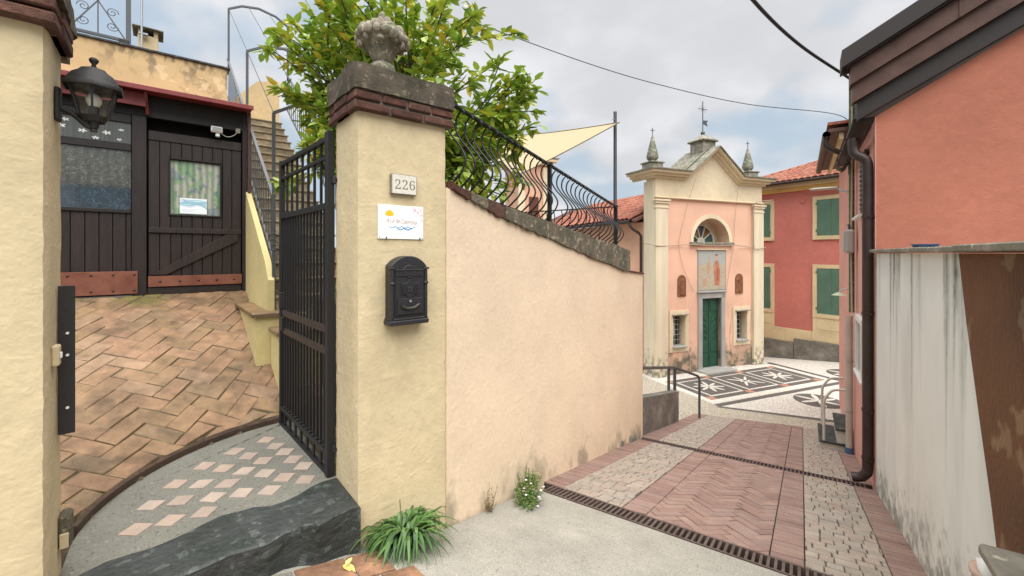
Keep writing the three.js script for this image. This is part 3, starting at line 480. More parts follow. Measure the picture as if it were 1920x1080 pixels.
// ---------------------------------------------------------------- open iron gate
{
  const ang = Math.atan2(1.224, -0.058);            // leaf direction in (u, w)
  const o = G('iron_gate', 'gate', HU, 0.07, -HW, 'open black iron gate leaf beside the cream pillar', 'gate'); o.rotation.y += ang;
  const L = 1.215, bb = (x0, x1, y, w, h) => bx(x1 - x0, h, w, (x0 + x1) / 2, y, 0, 0.003);
  M('hinge_stile', bx(0.055, 2.35, 0.05, 0.02, 0, 0, 0.004), K.black, o); M('lock_stile', bx(0.04, 2.33, 0.04, L - 0.02, 0.01, 0, 0.004), K.black, o);
  for (const [y, h, w] of [[2.29, 0.035, 0.035], [2.17, 0.025, 0.025], [1.83, 0.045, 0.03], [0.985, 0.055, 0.018], [0.835, 0.055, 0.018], [0.165, 0.03, 0.04], [0.01, 0.04, 0.035]]) M('rail', bb(0.045, L - 0.04, y, w, h), y > 0.8 && y < 1 ? mat([0.035, 0.03, 0.028], { map: T.rust, size: 0.3, rough: 0.5 }) : K.black, o);
  for (let i = 1; i <= 7; i++) M('bar', bx(0.016, 0.45, 0.016, 0.045 + (L - 0.085) * i / 8, 1.87, 0), K.black, o);
  for (let i = 1; i <= 14; i++) { const x = 0.045 + (L - 0.085) * i / 15; M('bar', bx(0.016, 1.65, 0.016, x, 0.19, 0), K.black, o); if (i % 2 === 0) { M('plinth_bar', bx(0.035, 0.12, 0.012, x, 0.048, 0), K.black, o); } }
  for (let i = 1; i <= 14; i++) M('collar', bx(0.026, 0.018, 0.026, 0.045 + (L - 0.085) * i / 15, 0.195, 0, 0.004), K.black, o);
  for (const y of [2.0, 0.2]) { M('hinge', [cy(0.028, 0.028, 0.045, -0.008, y, 0.03, 14), bar(V(-0.008, y + 0.022, 0.03), V(-0.05, y + 0.022, 0.03), 0.02)], K.blackRough, o); }
  M('latch', rod(V(L - 0.02, 0.915, 0), V(L + 0.04, 0.915, 0), 0.012), K.blackRough, o); M('strike_box', bx(0.05, 0.14, 0.05, L - 0.03, 1.05, 0, 0.003), K.blackRough, o);
  M('lock_box', bx(0.07, 0.12, 0.045, L - 0.07, 0.86, 0, 0.004), K.black, o);
}
// ---------------------------------------------------------------- cream wall along the alley, coping, curved railing
const wallTop = [[0.0, 2.055], [0.1, 2.03], [0.6, 1.90], [1.18, 1.795], [1.55, 1.73], [2.45, 1.565], [3.8, 1.34], [4.62, 1.275]];
{
  const o = G('garden_wall', 'wall', 0, 0, 0, 'long cream plastered wall sloping down the alley from the gate pillar', 'wall');
  const wt = tex(1024, 512, (x, y) => {       // x along 4.62 m, y from -1.6 to 2.2
    const m = 0.86 + 0.12 * fb(x * 3, y * 2.5, 3, 4, 101) + 0.05 * (fb(x * 4, y * 3, 60, 2, 108) - 0.5), base = -0.29 - 1.05 * x, h = (y * 3.8 - 1.6) - base;
    const dirt = sst(0.36, 0.04, h + 0.35 * (fb(x * 5, y * 4, 12, 4, 111) - 0.5)) * sst(0.45, 0.7, fb(x * 4, y * 2, 5, 4, 117)) * 0.4;
    return [m * (1 - dirt * 0.62), m * 0.985 * (1 - dirt * 0.58), m * 0.97 * (1 - dirt * 0.6)];
  });
  const wm = new THREE.MeshStandardMaterial({ color: lin([0.90, 0.735, 0.545]), map: wt, bumpMap: shared(BP.plaster, 1.1), bumpScale: 0.004, roughness: 0.92 });
  // bump keeps its own metre scale, the colour map is spread over the face
  wm.bumpMap = wm.bumpMap.clone(); wm.bumpMap.repeat.set(4.2, 3.5); wm.bumpMap.needsUpdate = true;
  const g = plate(shp([[0, -0.6], [0.0, 2.055], ...wallTop.slice(1), [4.62, -1.7], [2.3, -1.5]]), 0.24, 0, 0);
  M('plaster_face', planarUV(g, 0, -1.6, 4.62, 3.8), wm, o);
  const top = [[0.03, 2.1], [0.2, 2.06], [0.78, 1.975], [1.67, 1.885], [2.6, 1.775], [3.55, 1.69], [3.9, 1.645]], bot = (u) => { for (let i = 1; i < wallTop.length; i++) if (u <= wallTop[i][0]) { const [a, b] = [wallTop[i - 1], wallTop[i]]; return a[1] + (b[1] - a[1]) * (u - a[0]) / (b[0] - a[0]); } return 1.3; };
  const topAt = (u) => { for (let i = 1; i < top.length; i++) if (u <= top[i][0]) { const [a, b] = [top[i - 1], top[i]]; return a[1] + (b[1] - a[1]) * (u - a[0]) / (b[0] - a[0]); } return 1.645; };
  const cuts = [0.03, 0.24, 0.45, 0.68, 0.92, 1.18, 1.45, 2.3, 3.15, 3.9];
  for (let i = 0; i < cuts.length - 1; i++) {
    const a = cuts[i] + 0.002, b = cuts[i + 1] - 0.002, up = [], dn = []; for (let k = 0; k <= 6; k++) { const u = a + (b - a) * k / 6; up.push([u, topAt(u) + rr(-0.006, 0.006)]); dn.push([u, bot(u) + 0.001 - (k % 6 ? rr(0, 0.018) : 0)]); }
    M(i < 6 ? 'coping_brick' : 'coping_stone', plate(shp([...dn, ...up.reverse()]), 0.3, 0.03 + rr(-0.006, 0.006), 0.006), i < 3 ? [K.capBrick, K.coping, capBricks[2]][i] : K.coping, o);
  }
  for (const [u, r] of [[3.62, 0.05], [4.02, 0.08], [4.2, 0.06]]) { const g = new THREE.IcosahedronGeometry(r, 2), p = g.attributes.position; for (let i = 0; i < p.count; i++) { const k = 1 + 0.5 * perlin.noise(p.getX(i) * 14 + u * 9, p.getY(i) * 14, p.getZ(i) * 14); p.setXYZ(i, p.getX(i) * k * 1.2, p.getY(i) * k, p.getZ(i) * k * 0.35); } g.computeVertexNormals(); g.translate(u, -0.29 - 0.225 * u + 0.03, 0.004); M('exposed_stone', boxUV(g), K.greyConcrete, o); }
  M('end_ledge', plate(shp([[3.92, bot(3.92) - 0.002], [4.64, 1.272], [4.64, 1.288], [3.92, bot(3.92) + 0.02]]), 0.28, 0.025, 0.003), K.capBrick, o);
}
{
  const o = G('curved_railing', 'wall', 0, 2.0, -0.09, 'black bow fronted iron railing on the sloping wall coping', 'railing');
  const bot = (u) => 0.105 - 0.118 * u + 0.004 * u, topY = (u) => 0.715 - 0.125 * u + 0.0 * u;
  const A = 0.02, B = 3.66, hh = (u) => [bot(u), topY(u)];
  M('top_rail', bar(V(A, topY(A), 0), V(B, topY(B), 0), 0.042, 0.014), K.black, o); M('bottom_rail', bar(V(A, bot(A), 0), V(B, bot(B), 0), 0.032, 0.012), K.black, o);
  for (const u of [0.02, 1.66, 3.64]) M('post', [bar(V(u, bot(u) - 0.12, 0), V(u, topY(u), 0), 0.035), bar(V(u, topY(u), 0), V(u, topY(u) + 0.02, 0), 0.05)], K.black, o);
  const bal = (u) => { const [b, t] = hh(u), h = t - b, P = []; // belly towards the alley in the lower half, scroll under the rail
    const pr = [[0, 0], [0.06, 0.045], [0.16, 0.115], [0.3, 0.15], [0.45, 0.10], [0.6, 0.02], [0.75, -0.035], [0.88, -0.03], [0.945, 0.0]]; for (const [k, z] of pr) P.push(V(u, b + h * k, z));
    for (let i = 0; i < 7; i++) { const a = i / 6 * 4.6, r = 0.03 - 0.0028 * i; P.push(V(u, b + h * 0.948 + Math.sin(a) * r * 0.8 - 0.004, 0.03 - Math.cos(a) * r)); }
    return tube(P, 0.0075, 34, 6); };
  for (let i = 1; i <= 14; i++) M('baluster', bal(0.02 + 1.64 * i / 15), K.black, o);
  for (let i = 1; i <= 16; i++) M('baluster', bal(1.66 + 1.98 * i / 17), K.black, o);
}
{
  const o = G('curved_railing', 'wall', 3.64, 1.66, -0.12, 'level black iron railing running back from the end post of the sloping one', 'railing'); o.rotation.y += Math.PI / 2;
  M('top_rail', bar(V(0.03, 0.6, 0), V(2.3, 0.6, 0), 0.042, 0.014), K.black, o); M('bottom_rail', bar(V(0.03, 0.02, 0), V(2.3, 0.02, 0), 0.032, 0.012), K.black, o); M('post', bar(V(2.3, -0.5, 0), V(2.3, 0.62, 0), 0.035), K.black, o);
  for (let i = 1; i < 17; i++) { const u = 0.03 + 2.27 * i / 17; M('baluster', tube([[0, 0], [0.06, 0.045], [0.16, 0.115], [0.3, 0.15], [0.45, 0.10], [0.6, 0.02], [0.75, -0.035], [0.88, -0.03], [1, 0.0]].map(([k, z]) => V(u, 0.02 + 0.58 * k, -z)), 0.0075, 26, 6), K.black, o); }
}
{ // terrace fill behind the wall
  const s = S('garden_terrace'); const q = [fp('wall', 0.02, 0, -0.26), fp('wall', 4.5, 0, -0.26), fp('wall', 4.5, 0, -3.2), fp('gate', 0.3, 0, -3.6), fp('gate', -0.28, 0, -2.2), fp('gate', -0.28, 0, -0.45)].map((p) => [p.x, p.z]);
  M('soil', piece(q, 0.02, 0.005, (x, z, h) => V(x, 1.12 + h, z), 2.9), K.earth, s);
}
{ // shade sail and its pole
  const o = G('sail_pole', 'wall', 3.66, 1.62, -0.11, 'slim dark steel pole at the end of the railing', 'pole'); M('tube', cy(0.024, 0.026, 1.98, 0, 0, 0, 10), K.railGrey, o); M('cap', lathe([[0.026, 1.98], [0.02, 2.0], [0, 2.01]], 10), K.railGrey, o); for (let i = 0; i < 5; i++) M('clip', bx(0.01, 0.012, 0.01, 0.024, 0.6 + i * 0.25, 0.012), K.steel, o); M('sail_ring', bar(V(-0.02, 1.88, 0), V(-0.09, 1.86, 0), 0.012), K.steel, o);
  const a = V(1.50, 3.425, -5.96), b = V(-0.9, 3.95, -8.6), c = V(0.05, 2.5, -5.0), n = 18, P = [], I = [], idx = (i, j) => i * (n + 1) - i * (i - 1) / 2 + j;
  const mid = a.clone().add(b).add(c).multiplyScalar(1 / 3);
  for (let i = 0; i <= n; i++) for (let j = 0; j <= n - i; j++) { const wa = 1 - (i + j) / n, wb = i / n, wc = j / n, p = V(0, 0, 0).addScaledVector(a, wa).addScaledVector(b, wb).addScaledVector(c, wc), e = 4 * (wa * wb + wb * wc + wc * wa), cv = 0.2 * (wa * wb * (1 - 3 * wc) + wb * wc * (1 - 3 * wa) + wc * wa * (1 - 3 * wb)) * 4; p.lerp(mid, Math.max(0, cv) * 0.42); p.y -= 0.05 * e; P.push(p.x, p.y, p.z); }
  for (let i = 0; i < n; i++) for (let j = 0; j < n - i; j++) { I.push(idx(i, j), idx(i + 1, j), idx(i, j + 1)); if (j < n - i - 1) I.push(idx(i + 1, j), idx(i + 1, j + 1), idx(i, j + 1)); }
  const g = new THREE.BufferGeometry(); g.setAttribute('position', new THREE.Float32BufferAttribute(P, 3)); g.setIndex(I); g.computeVertexNormals();
  const sm = new THREE.MeshPhysicalMaterial({ color: lin([0.43, 0.335, 0.19]), roughness: 0.9, side: THREE.DoubleSide, transmission: 0.12, thickness: 0 });
  const so = G('shade_sail', 'world', 0, 0, 0, 'beige triangular shade sail stretched from the slim pole', 'shade sail'); M('fabric', boxUV(g), sm, so);
  const edge = (p, q) => { const pts = []; for (let k = 0; k <= n; k++) { const i = p === 'ab' ? k : p === 'ac' ? 0 : k, j = p === 'ab' ? 0 : p === 'ac' ? k : n - k, o3 = idx(i, j) * 3; pts.push(V(P[o3], P[o3 + 1] + 0.004, P[o3 + 2])); } return tube(pts, 0.008, 40, 5); };
  for (const e of ['ab', 'ac', 'bc']) M('hem', edge(e), mat([0.16, 0.13, 0.09]), so);
}

// ---------------------------------------------------------------- lemon tree behind the wall
function leafCloud(list) {                              // list of [pos, dir, up, length, width, colour, curl]
  const P = [], C = [], a = V(0, 0, 0);
  for (const [p, d, up, L, W, col, curl] of list) {
    const s = d.clone().cross(up).normalize(), n = s.clone().cross(d).normalize(), q = (l, w, h) => a.copy(p).addScaledVector(d, l * L).addScaledVector(s, w * W).addScaledVector(n, h * L).toArray();
    const b0 = q(0, 0, 0), l1 = q(0.3, -0.42, 0.05), r1 = q(0.3, 0.42, 0.05), m1 = q(0.32, 0, -0.03), l2 = q(0.68, -0.36, 0.02 - curl), r2 = q(0.68, 0.36, 0.02 - curl), m2 = q(0.66, 0, -0.05 - curl), t = q(1, 0, -curl * 2.4);
    for (const f of [[b0, m1, l1], [b0, r1, m1], [l1, m1, m2], [l1, m2, l2], [m1, r1, r2], [m1, r2, m2], [l2, m2, t], [m2, r2, t]]) for (const v of f) { P.push(...v); C.push(...col); }
  }
  const g = new THREE.BufferGeometry(); g.setAttribute('position', new THREE.Float32BufferAttribute(P, 3)); g.setAttribute('color', new THREE.Float32BufferAttribute(C, 3)); g.computeVertexNormals(); return g;
}
{
  const base = fp('gate', 0.25, 1.14, -1.15), o = G('lemon_tree', 'world', base.x, base.y, base.z, 'leafy citrus tree with yellowing leaves behind the pillar and railing', 'tree');
  const L = (x, y, z) => V(x, y, z).sub(base), bark = mat([0.10, 0.075, 0.05], { map: T.blotch, size: 0.3, rough: 0.95 });
  const trunkTop = L(-1.05, 1.95, -4.06);
  const lobes = [[[-0.98, 3.35, -4.05], [1.12, 1.15, 0.7], 120], [[-1.75, 3.25, -4.1], [0.62, 1.0, 0.5], 70], [[-0.45, 2.45, -3.82], [0.5, 0.5, 0.3], 48], [[-0.1, 3.05, -4.15], [0.42, 0.55, 0.35], 26], [[-1.85, 2.45, -4.0], [0.42, 0.45, 0.35], 36], [[0.06, 2.75, -4.1], [0.24, 0.5, 0.22], 12], [[-0.62, 2.05, -3.75], [0.32, 0.2, 0.22], 18]];
  const limbs = [], wood = [];
  const limb = (pts, r0, r1) => { const c = new THREE.CatmullRomCurve3(pts), g = new THREE.TubeGeometry(c, 14, 1, 7), p = g.attributes.position; for (let i = 0; i <= 14; i++) { const ce = c.getPointAt(i / 14), r = r0 + (r1 - r0) * i / 14; for (let j = 0; j <= 7; j++) { const k = i * 8 + j; p.setXYZ(k, ce.x + (p.getX(k) - ce.x) * r, ce.y + (p.getY(k) - ce.y) * r, ce.z + (p.getZ(k) - ce.z) * r); } } g.computeVertexNormals(); return [boxUV(g), c]; };
  M('trunk', limb([V(0, -0.1, 0), V(0.03, 0.35, 0.02), trunkTop], 0.06, 0.045)[0], bark, o);
  for (const [c] of lobes) { const e = L(...c), [g, cv] = limb([trunkTop, trunkTop.clone().lerp(e, 0.5).add(V(rr(-0.1, 0.1), 0.12, rr(-0.1, 0.1))), e, e.clone().add(e.clone().sub(trunkTop).multiplyScalar(0.06)).add(V(0, 0.05, 0))], 0.03, 0.005); M('limb', g, bark, o); limbs.push(cv); }
  const leaves = [], cols = [[0.16, 0.28, 0.035], [0.25, 0.39, 0.05], [0.36, 0.50, 0.055], [0.46, 0.57, 0.065], [0.58, 0.60, 0.075], [0.72, 0.56, 0.06]], cw = [0.1, 0.3, 0.55, 0.78, 0.93, 1];
  const leaf = (p, d) => { const r = rnd(); let k = 0; while (r > cw[k]) k++; const f = rr(0.85, 1.15); leaves.push([p, d.normalize(), V(rr(-0.5, 0.5), 1, rr(-0.5, 0.5)), rr(0.085, 0.145), rr(0.052, 0.078), cols[k].map((v) => v * f), rr(0.0, 0.13)]); };
  lobes.forEach(([c, r, n], li) => {
    for (let i = 0; i < n; i++) {
      let v; do v = V(rr(-1, 1), rr(-1, 1), rr(-1, 1)); while (v.lengthSq() > 1 || v.lengthSq() < 0.12);
      const tip = L(c[0] + v.x * r[0], c[1] + v.y * r[1], c[2] + v.z * r[2]); if (cfbm(tip.x * 1.6, tip.y * 1.6, tip.z * 1.6, 3) < -0.14) continue;
      const st = limbs[li].getPointAt(Math.min(0.98, 0.35 + 0.6 * rnd())), mid = st.clone().lerp(tip, 0.55).add(V(rr(-0.08, 0.08), rr(0, 0.12), rr(-0.08, 0.08)));
      const cv = new THREE.CatmullRomCurve3([st, mid, tip]); wood.push(boxUV(new THREE.TubeGeometry(cv, 6, 0.0055, 4)));
      const len = cv.getLength(), m = Math.round(rr(24, 36)); for (let q = 0; q < m; q++) { const t = 1 - Math.pow(rnd(), 1.4) * Math.min(0.85, 0.5 / len), p = cv.getPointAt(Math.max(0, t)), tg = cv.getTangentAt(Math.max(0, t)), d = tg.multiplyScalar(0.55).add(V(rr(-1, 1), rr(-0.75, 0.65), rr(-1, 1))); p.add(V(rr(-0.03, 0.03), rr(-0.03, 0.03), rr(-0.03, 0.03))); leaf(p, d); }
      if (rnd() < 0.3) { const e2 = tip.clone().add(V(rr(-0.16, 0.16), rr(-0.1, 0.2), rr(-0.14, 0.14))); wood.push(rod(tip, e2, 0.003, 4)); for (let q = 0; q < 7; q++) leaf(tip.clone().lerp(e2, rr(0.2, 1)), V(rr(-1, 1), rr(-0.6, 0.8), rr(-1, 1))); }
    }
  });
  M('twig', wood, bark, o);
  const lm = new THREE.MeshPhysicalMaterial({ vertexColors: true, roughness: 0.55, side: THREE.DoubleSide, transmission: 0.48, thickness: 0 });
  M('crown', leafCloud(leaves), lm, o);
}
// ---------------------------------------------------------------- plants at the foot of the wall
function blades(o, n, R, hgt, wid, cols, name, spread = 1) {
  const P = [], C = [];
  for (let i = 0; i < n; i++) {
    const a = rr(0, Math.PI * 2), L = R * rr(0.55, 1.1), h = hgt * rr(0.5, 1.1), w = wid * rr(0.7, 1.2), c = cols[Math.floor(rnd() * cols.length)], dx = Math.cos(a), dz = Math.sin(a), px = -dz, pz = dx, x0 = rr(-0.04, 0.04) * spread, z0 = rr(-0.03, 0.03) * spread, tw = rr(-0.3, 0.3), pt = (t, s) => { const y = h * (2.6 * t - 2.5 * t * t), ww = w * Math.sin(Math.PI * Math.min(1, 0.14 + t * 0.86)) * s; return [x0 + dx * L * t + (px + tw * dx) * ww, Math.max(0.004, y), z0 + dz * L * t + (pz + tw * dz) * ww]; };
    for (let k = 0; k < 7; k++) { const t0 = k / 7, t1 = (k + 1) / 7, A = pt(t0, -1), B = pt(t0, 1), D = pt(t1, -1), E = pt(t1, 1); for (const v of [A, B, E, A, E, D]) { P.push(...v); C.push(...c); } }
  }
  const g = new THREE.BufferGeometry(); g.setAttribute('position', new THREE.Float32BufferAttribute(P, 3)); g.setAttribute('color', new THREE.Float32BufferAttribute(C, 3)); g.computeVertexNormals();
  return M(name, g, new THREE.MeshPhysicalMaterial({ vertexColors: true, roughness: 0.5, side: THREE.DoubleSide, transmission: 0.2, thickness: 0 }), o);
}
{
  const p = fp('gate', -0.36, 0, 0.11); p.y = rampY(p.x, p.z); const o = G('spider_plant', 'world', p.x, p.y, p.z, 'clump of long green strap leaves at the foot of the pillar', 'plant');
  blades(o, 210, 0.30, 0.23, 0.0085, [[0.045, 0.12, 0.02], [0.07, 0.17, 0.03], [0.035, 0.09, 0.018], [0.11, 0.22, 0.05]], 'leaves', 1.6); M('flower_stalk', tube([V(0, 0, 0), V(-0.02, 0.16, 0.02), V(-0.03, 0.3, 0.02)], 0.003, 8, 4), mat([0.12, 0.14, 0.06]), o);
}
{
  const q = ramp(-1.97, 3.02), o = G('daisy_clump', 'world', q.x, q.y, q.z, 'weedy clump of small white flowers growing at the wall foot', 'flowers'); o.scale.set(1.25, 1.05, 1.3); o.position.x += 0.05;
  const P = [], st = [];
  for (let i = 0; i < 130; i++) { const a = rr(0, 6.28), r = Math.sqrt(rnd()) * 0.17, x = Math.cos(a) * r * 0.65, z = Math.sin(a) * r * 1.3, h = (0.05 + 0.21 * rnd() * (1 - (r / 0.19) ** 2 * 0.7)); const e = V(x + rr(-0.03, 0.03), h, z + rr(-0.03, 0.03)); st.push(rod(V(x * 0.5, 0, z * 0.8), e, 0.0012, 3)); for (let k = 0; k < 14; k++) { const f = rnd(); P.push([V(x * 0.5, 0, z * 0.8).lerp(e, f), V(rr(-1, 1), rr(-0.2, 0.8), rr(-1, 1)).normalize(), V(0.1, 1, 0.1), rr(0.012, 0.028), 0.007, f > 0.8 && rnd() < 0.4 ? [0.25, 0.22, 0.10] : [rr(0.06, 0.13), rr(0.13, 0.22), 0.03], 0.05]); } }
  const gm = new THREE.MeshStandardMaterial({ vertexColors: true, roughness: 0.8, side: THREE.DoubleSide }); M('foliage', leafCloud(P), gm, o); M('stems', st, mat([0.10, 0.13, 0.04]), o);
  for (let i = 0; i < 16; i++) { const g = new THREE.ConeGeometry(0.0085, 0.005, 9); g.translate(0.04 + rr(-0.06, 0.08), rr(0.03, 0.15), rr(-0.05, 0.2)); M('flower', boxUV(g), K.white, o); }
}
{
  const q = ramp(-2.0, 2.62), o = G('dry_weed', 'world', q.x, q.y, q.z, 'dried brown weed against the foot of the cream wall', 'weed'), P = [], st = [];
  for (let i = 0; i < 26; i++) { const e = V(rr(-0.05, 0.07), rr(0.03, 0.2), rr(-0.09, 0.09)); st.push(rod(V(e.x * 0.3, 0, e.z * 0.4), e, 0.0011, 3)); for (let k = 0; k < 7; k++) P.push([V(e.x * 0.3, 0, e.z * 0.4).lerp(e, k < 3 ? rr(0, 0.3) : rr(0.3, 1)), V(rr(-1, 1), rr(-0.5, 0.7), rr(-1, 1)).normalize(), V(0, 1, 0.1), rr(0.01, 0.02), 0.007, [rr(0.13, 0.22), rr(0.10, 0.16), 0.06], 0.1]); }
  M('foliage', leafCloud(P), new THREE.MeshStandardMaterial({ vertexColors: true, roughness: 0.9, side: THREE.DoubleSide }), o); M('stems', st, mat([0.20, 0.15, 0.09]), o);
}
{
  const p = fp('gate', -0.74, 0, 0.20); p.y = rampY(p.x, p.z) + 0.018; const g = leafCloud([[V(-0.03, 0.006, 0), V(0.9, 0.05, 0.3).normalize(), V(0, 1, 0), 0.085, 0.055, [0.62, 0.45, 0.13], 0.1], [V(-0.01, 0.008, 0.01), V(0.3, 0.5, -0.6).normalize(), V(0, 1, 0), 0.05, 0.035, [0.66, 0.50, 0.17], 0.12]]);
  const o = M(numbered('fallen_leaf'), g, new THREE.MeshStandardMaterial({ vertexColors: true, roughness: 0.8, side: THREE.DoubleSide }), scene); o.position.copy(p); tag(o, 'curled yellow leaf lying on the orange tiles', 'leaf');
}
// ---------------------------------------------------------------- wooden shed at the back of the forecourt
{
  const o = G('wooden_shed', 'shed', 0, 1.1, 0, 'dark brown plank shed with glazed door and copper kick plates', 'shed');
  const pl = (x0, x1, y0, y1, z = 0.0, d = 0.03, nm = 'plank', m) => M(nm, bx(x1 - x0 - 0.004, y1 - y0, d, (x0 + x1) / 2, y0, z - d / 2, 0.004), m ?? pick(K.brownWood), o);
  // left part: planks below a window
  for (let x = -2.2, k = 0; x < -0.6; x += 0.112, k++) pl(x, Math.min(x + 0.112, -0.585), 0.0, 0.96);
  pl(-2.2, -0.585, 0.96, 1.0, 0.02, 0.06, 'sill', K.darkFrame); pl(-2.2, -0.585, 1.68, 1.76, 0.01, 0.05, 'transom', K.darkFrame); pl(-2.2, -0.585, 2.0, 2.1, 0.01, 0.05, 'head_rail', K.darkFrame);
  pl(-0.585, -0.45, 0.0, 2.1, 0.025, 0.06, 'post', K.brownWood[3]); pl(0.50, 0.56, 0.0, 2.32, 0.03, 0.08, 'post', K.brownWood[3]); pl(-2.2, 0.56, 2.1, 2.362, 0.02, 0.06, 'lintel', K.darkFrame);
  const lace = tex(512, 512, (x, y) => { const a = fb(x, y, 6, 4, 201), v = 0.5 + 0.5 * Math.sin(x * 55 + 5 * a), w = Math.abs(fb(x, y, 22, 3, 207) - 0.5) < 0.03 ? 0.22 : 0; const lo = sst(0.42, 0.3, y + 0.05 * (a - 0.5)); const c = 0.17 + 0.05 * v * (1 - lo * 0.7) + 0.12 * a + w * 0.8; return [c * (0.95 - 0.35 * lo), c * (0.97 - 0.12 * lo), c * (0.86 + 0.16 * lo)]; });
  const flow = canvasTex(512, 256, (c, w, h) => { c.fillStyle = '#4a4b45'; c.fillRect(0, 0, w, h); for (let i = 0; i < 400; i++) { c.fillStyle = `rgba(${rnd() < 0.5 ? '30,32,28' : '110,110,98'},0.12)`; c.fillRect(rnd() * w, 0, 3 + rnd() * 7, h); } c.fillStyle = '#e4e6e4'; for (const [x, y, r] of [[40, 60, 20], [130, 55, 22], [105, 130, 30], [225, 160, 26], [262, 85, 14], [365, 150, 27], [452, 95, 18], [300, 225, 22], [440, 215, 16], [20, 200, 16]]) for (let k = 0; k < 5; k++) { const a = k / 5 * 6.283 + x; c.beginPath(); c.ellipse(x + Math.cos(a) * r * 0.62, y + Math.sin(a) * r * 0.5, r * 0.45, r * 0.24, a, 0, 6.29); c.fill(); } });
  const win = (x0, x1, y0, y1, t, z, nm) => { const g = new THREE.PlaneGeometry(x1 - x0, y1 - y0); g.translate((x0 + x1) / 2, (y0 + y1) / 2, z); return M(nm, g, new THREE.MeshPhysicalMaterial({ map: t, roughness: 0.5, clearcoat: 1, clearcoatRoughness: 0.06, side: THREE.DoubleSide }), o); };
  const w1 = win(-1.3, -0.59, 1.0, 1.68, lace, -0.012, 'window_pane'), w2 = win(-2.2, -1.3, 1.0, 1.68, lace, -0.012, 'window_pane'); win(-1.3, -0.59, 1.76, 2.0, flow, -0.012, 'flowered_pane'); win(-2.2, -1.3, 1.76, 2.0, flow, -0.012, 'flowered_pane');
  for (const x of [-1.155, -0.72]) void x;
  const cp = (x0, x1, y0, y1, z, nm) => { const p = M(nm, bx(x1 - x0, y1 - y0, 0.008, (x0 + x1) / 2, y0, z, 0.002), K.copper, o); const n = Math.round((x1 - x0) / 0.18); for (let i = 0; i <= n; i++) for (const y of y1 - y0 > 0.2 ? [y0 + 0.04, y1 - 0.04] : [(y0 + y1) / 2]) { const g = new THREE.SphereGeometry(0.013, 8, 6); g.scale(1, 1, 0.5); g.translate(x0 + 0.03 + (x1 - x0 - 0.06) * i / n, y, z + 0.005); M('rivet', boxUV(g), K.pipeBrown, p); } };
  cp(-2.2, -0.53, 0.035, 0.295, 0.036, 'copper_plate');
  // door leaf
  const dr = new THREE.Group(); dr.name = 'door'; o.add(dr); const dp = (x0, x1, y0, y1, z, d, nm, m) => M(nm, bx(x1 - x0 - 0.004, y1 - y0, d, (x0 + x1) / 2, y0, z - d / 2, 0.004), m ?? pick(K.brownWood), dr);
  for (let i = 0; i < 9; i++) { const x0 = -0.438 + i * 0.1035, x1 = x0 + 0.1035; if (x1 < -0.22 || x0 > 0.25) dp(x0, x1, 0.02, 1.84, 0.0, 0.03, 'plank'); else { dp(x0, x1, 0.02, 0.98, 0.0, 0.03, 'plank'); dp(x0, x1, 1.63, 1.84, 0.0, 0.03, 'plank'); } }
  dp(-0.438, 0.494, 1.84, 1.95, 0.012, 0.03, 'top_rail', K.brownWood[2]); dp(-0.438, 0.494, 0.745, 0.805, 0.024, 0.024, 'mid_rail', K.brownWood[2]);
  { const g = plate(shp([[-0.415, 0.245], [-0.27, 0.245], [0.455, 0.66], [0.455, 0.742], [0.33, 0.742]]), 0.024, 0.024, 0.003); M('diagonal_brace', g, K.brownWood[2], dr); }
  dp(-0.445, 0.494, 0.01, 0.09, 0.02, 0.05, 'bottom_rail', K.brownWood[3]);
  for (const [x0, x1, y0, y1] of [[-0.255, -0.235, 0.955, 1.66], [0.262, 0.282, 0.955, 1.66], [-0.235, 0.262, 0.955, 0.975], [-0.235, 0.262, 1.64, 1.66]]) dp(x0, x1, y0, y1, 0.016, 0.03, 'window_bead', K.darkFrame);
  const cur = tex(512, 512, (x, y) => { const f = 0.5 + 0.5 * Math.sin(x * 48 + 3 * fb(x, y, 3, 3, 221)), a = fb(x, y, 5, 4, 223), b = fb(x, y, 9, 4, 227), c = 0.5 + 0.16 * f; const g = sst(0.5, 0.62, a), bl = sst(0.58, 0.68, b); return [c * (1 - 0.24 * g - 0.22 * bl), c * (1.02 - 0.06 * g - 0.18 * bl), c * (0.9 - 0.2 * g - 0.04 * bl)]; });
  win(-0.235, 0.262, 0.975, 1.64, cur, -0.02, 'curtained_pane').name = 'curtained_pane';
  const paper = canvasTex(256, 192, (c, w, h) => { c.fillStyle = '#e9f1f3'; c.fillRect(0, 0, w, h); for (let i = 0; i < 26; i++) { c.strokeStyle = `rgba(${90 + rnd() * 80},${160 + rnd() * 40},${185 + rnd() * 40},0.45)`; c.lineWidth = 3 + rnd() * 10; c.beginPath(); c.moveTo(rnd() * 60 - 20, rnd() * h * 0.5); c.bezierCurveTo(90, rnd() * h, 160, rnd() * h * 0.3, w, h * 0.2 + rnd() * h * 0.5); c.stroke(); } c.fillStyle = 'rgba(120,130,140,0.6)'; for (let k = 0; k < 3; k++) c.fillRect(20, 140 + k * 12, 150 - k * 30, 2); });
  { const g = new THREE.PlaneGeometry(0.27, 0.19); g.translate(-0.01, 1.085, -0.012); M('notice', g, new THREE.MeshStandardMaterial({ map: paper, roughness: 0.6 }), dr); }
  { const p = M('copper_plate', bx(0.934, 0.125, 0.008, 0.028, 0.105, 0.03, 0.002), K.copper, dr); for (let i = 0; i < 5; i++) { const g = new THREE.SphereGeometry(0.014, 8, 6); g.scale(1, 1, 0.5); g.translate(-0.33 + i * 0.185, 0.165, 0.035); M('rivet', boxUV(g), K.pipeBrown, p); } }
  // red metal eave
  M('eave', [bx(2.85, 0.03, 0.34, -0.83, 2.36, 0.09, 0.004), bx(2.85, 0.055, 0.02, -0.83, 2.335, 0.265, 0.004)], K.redPaint, o);
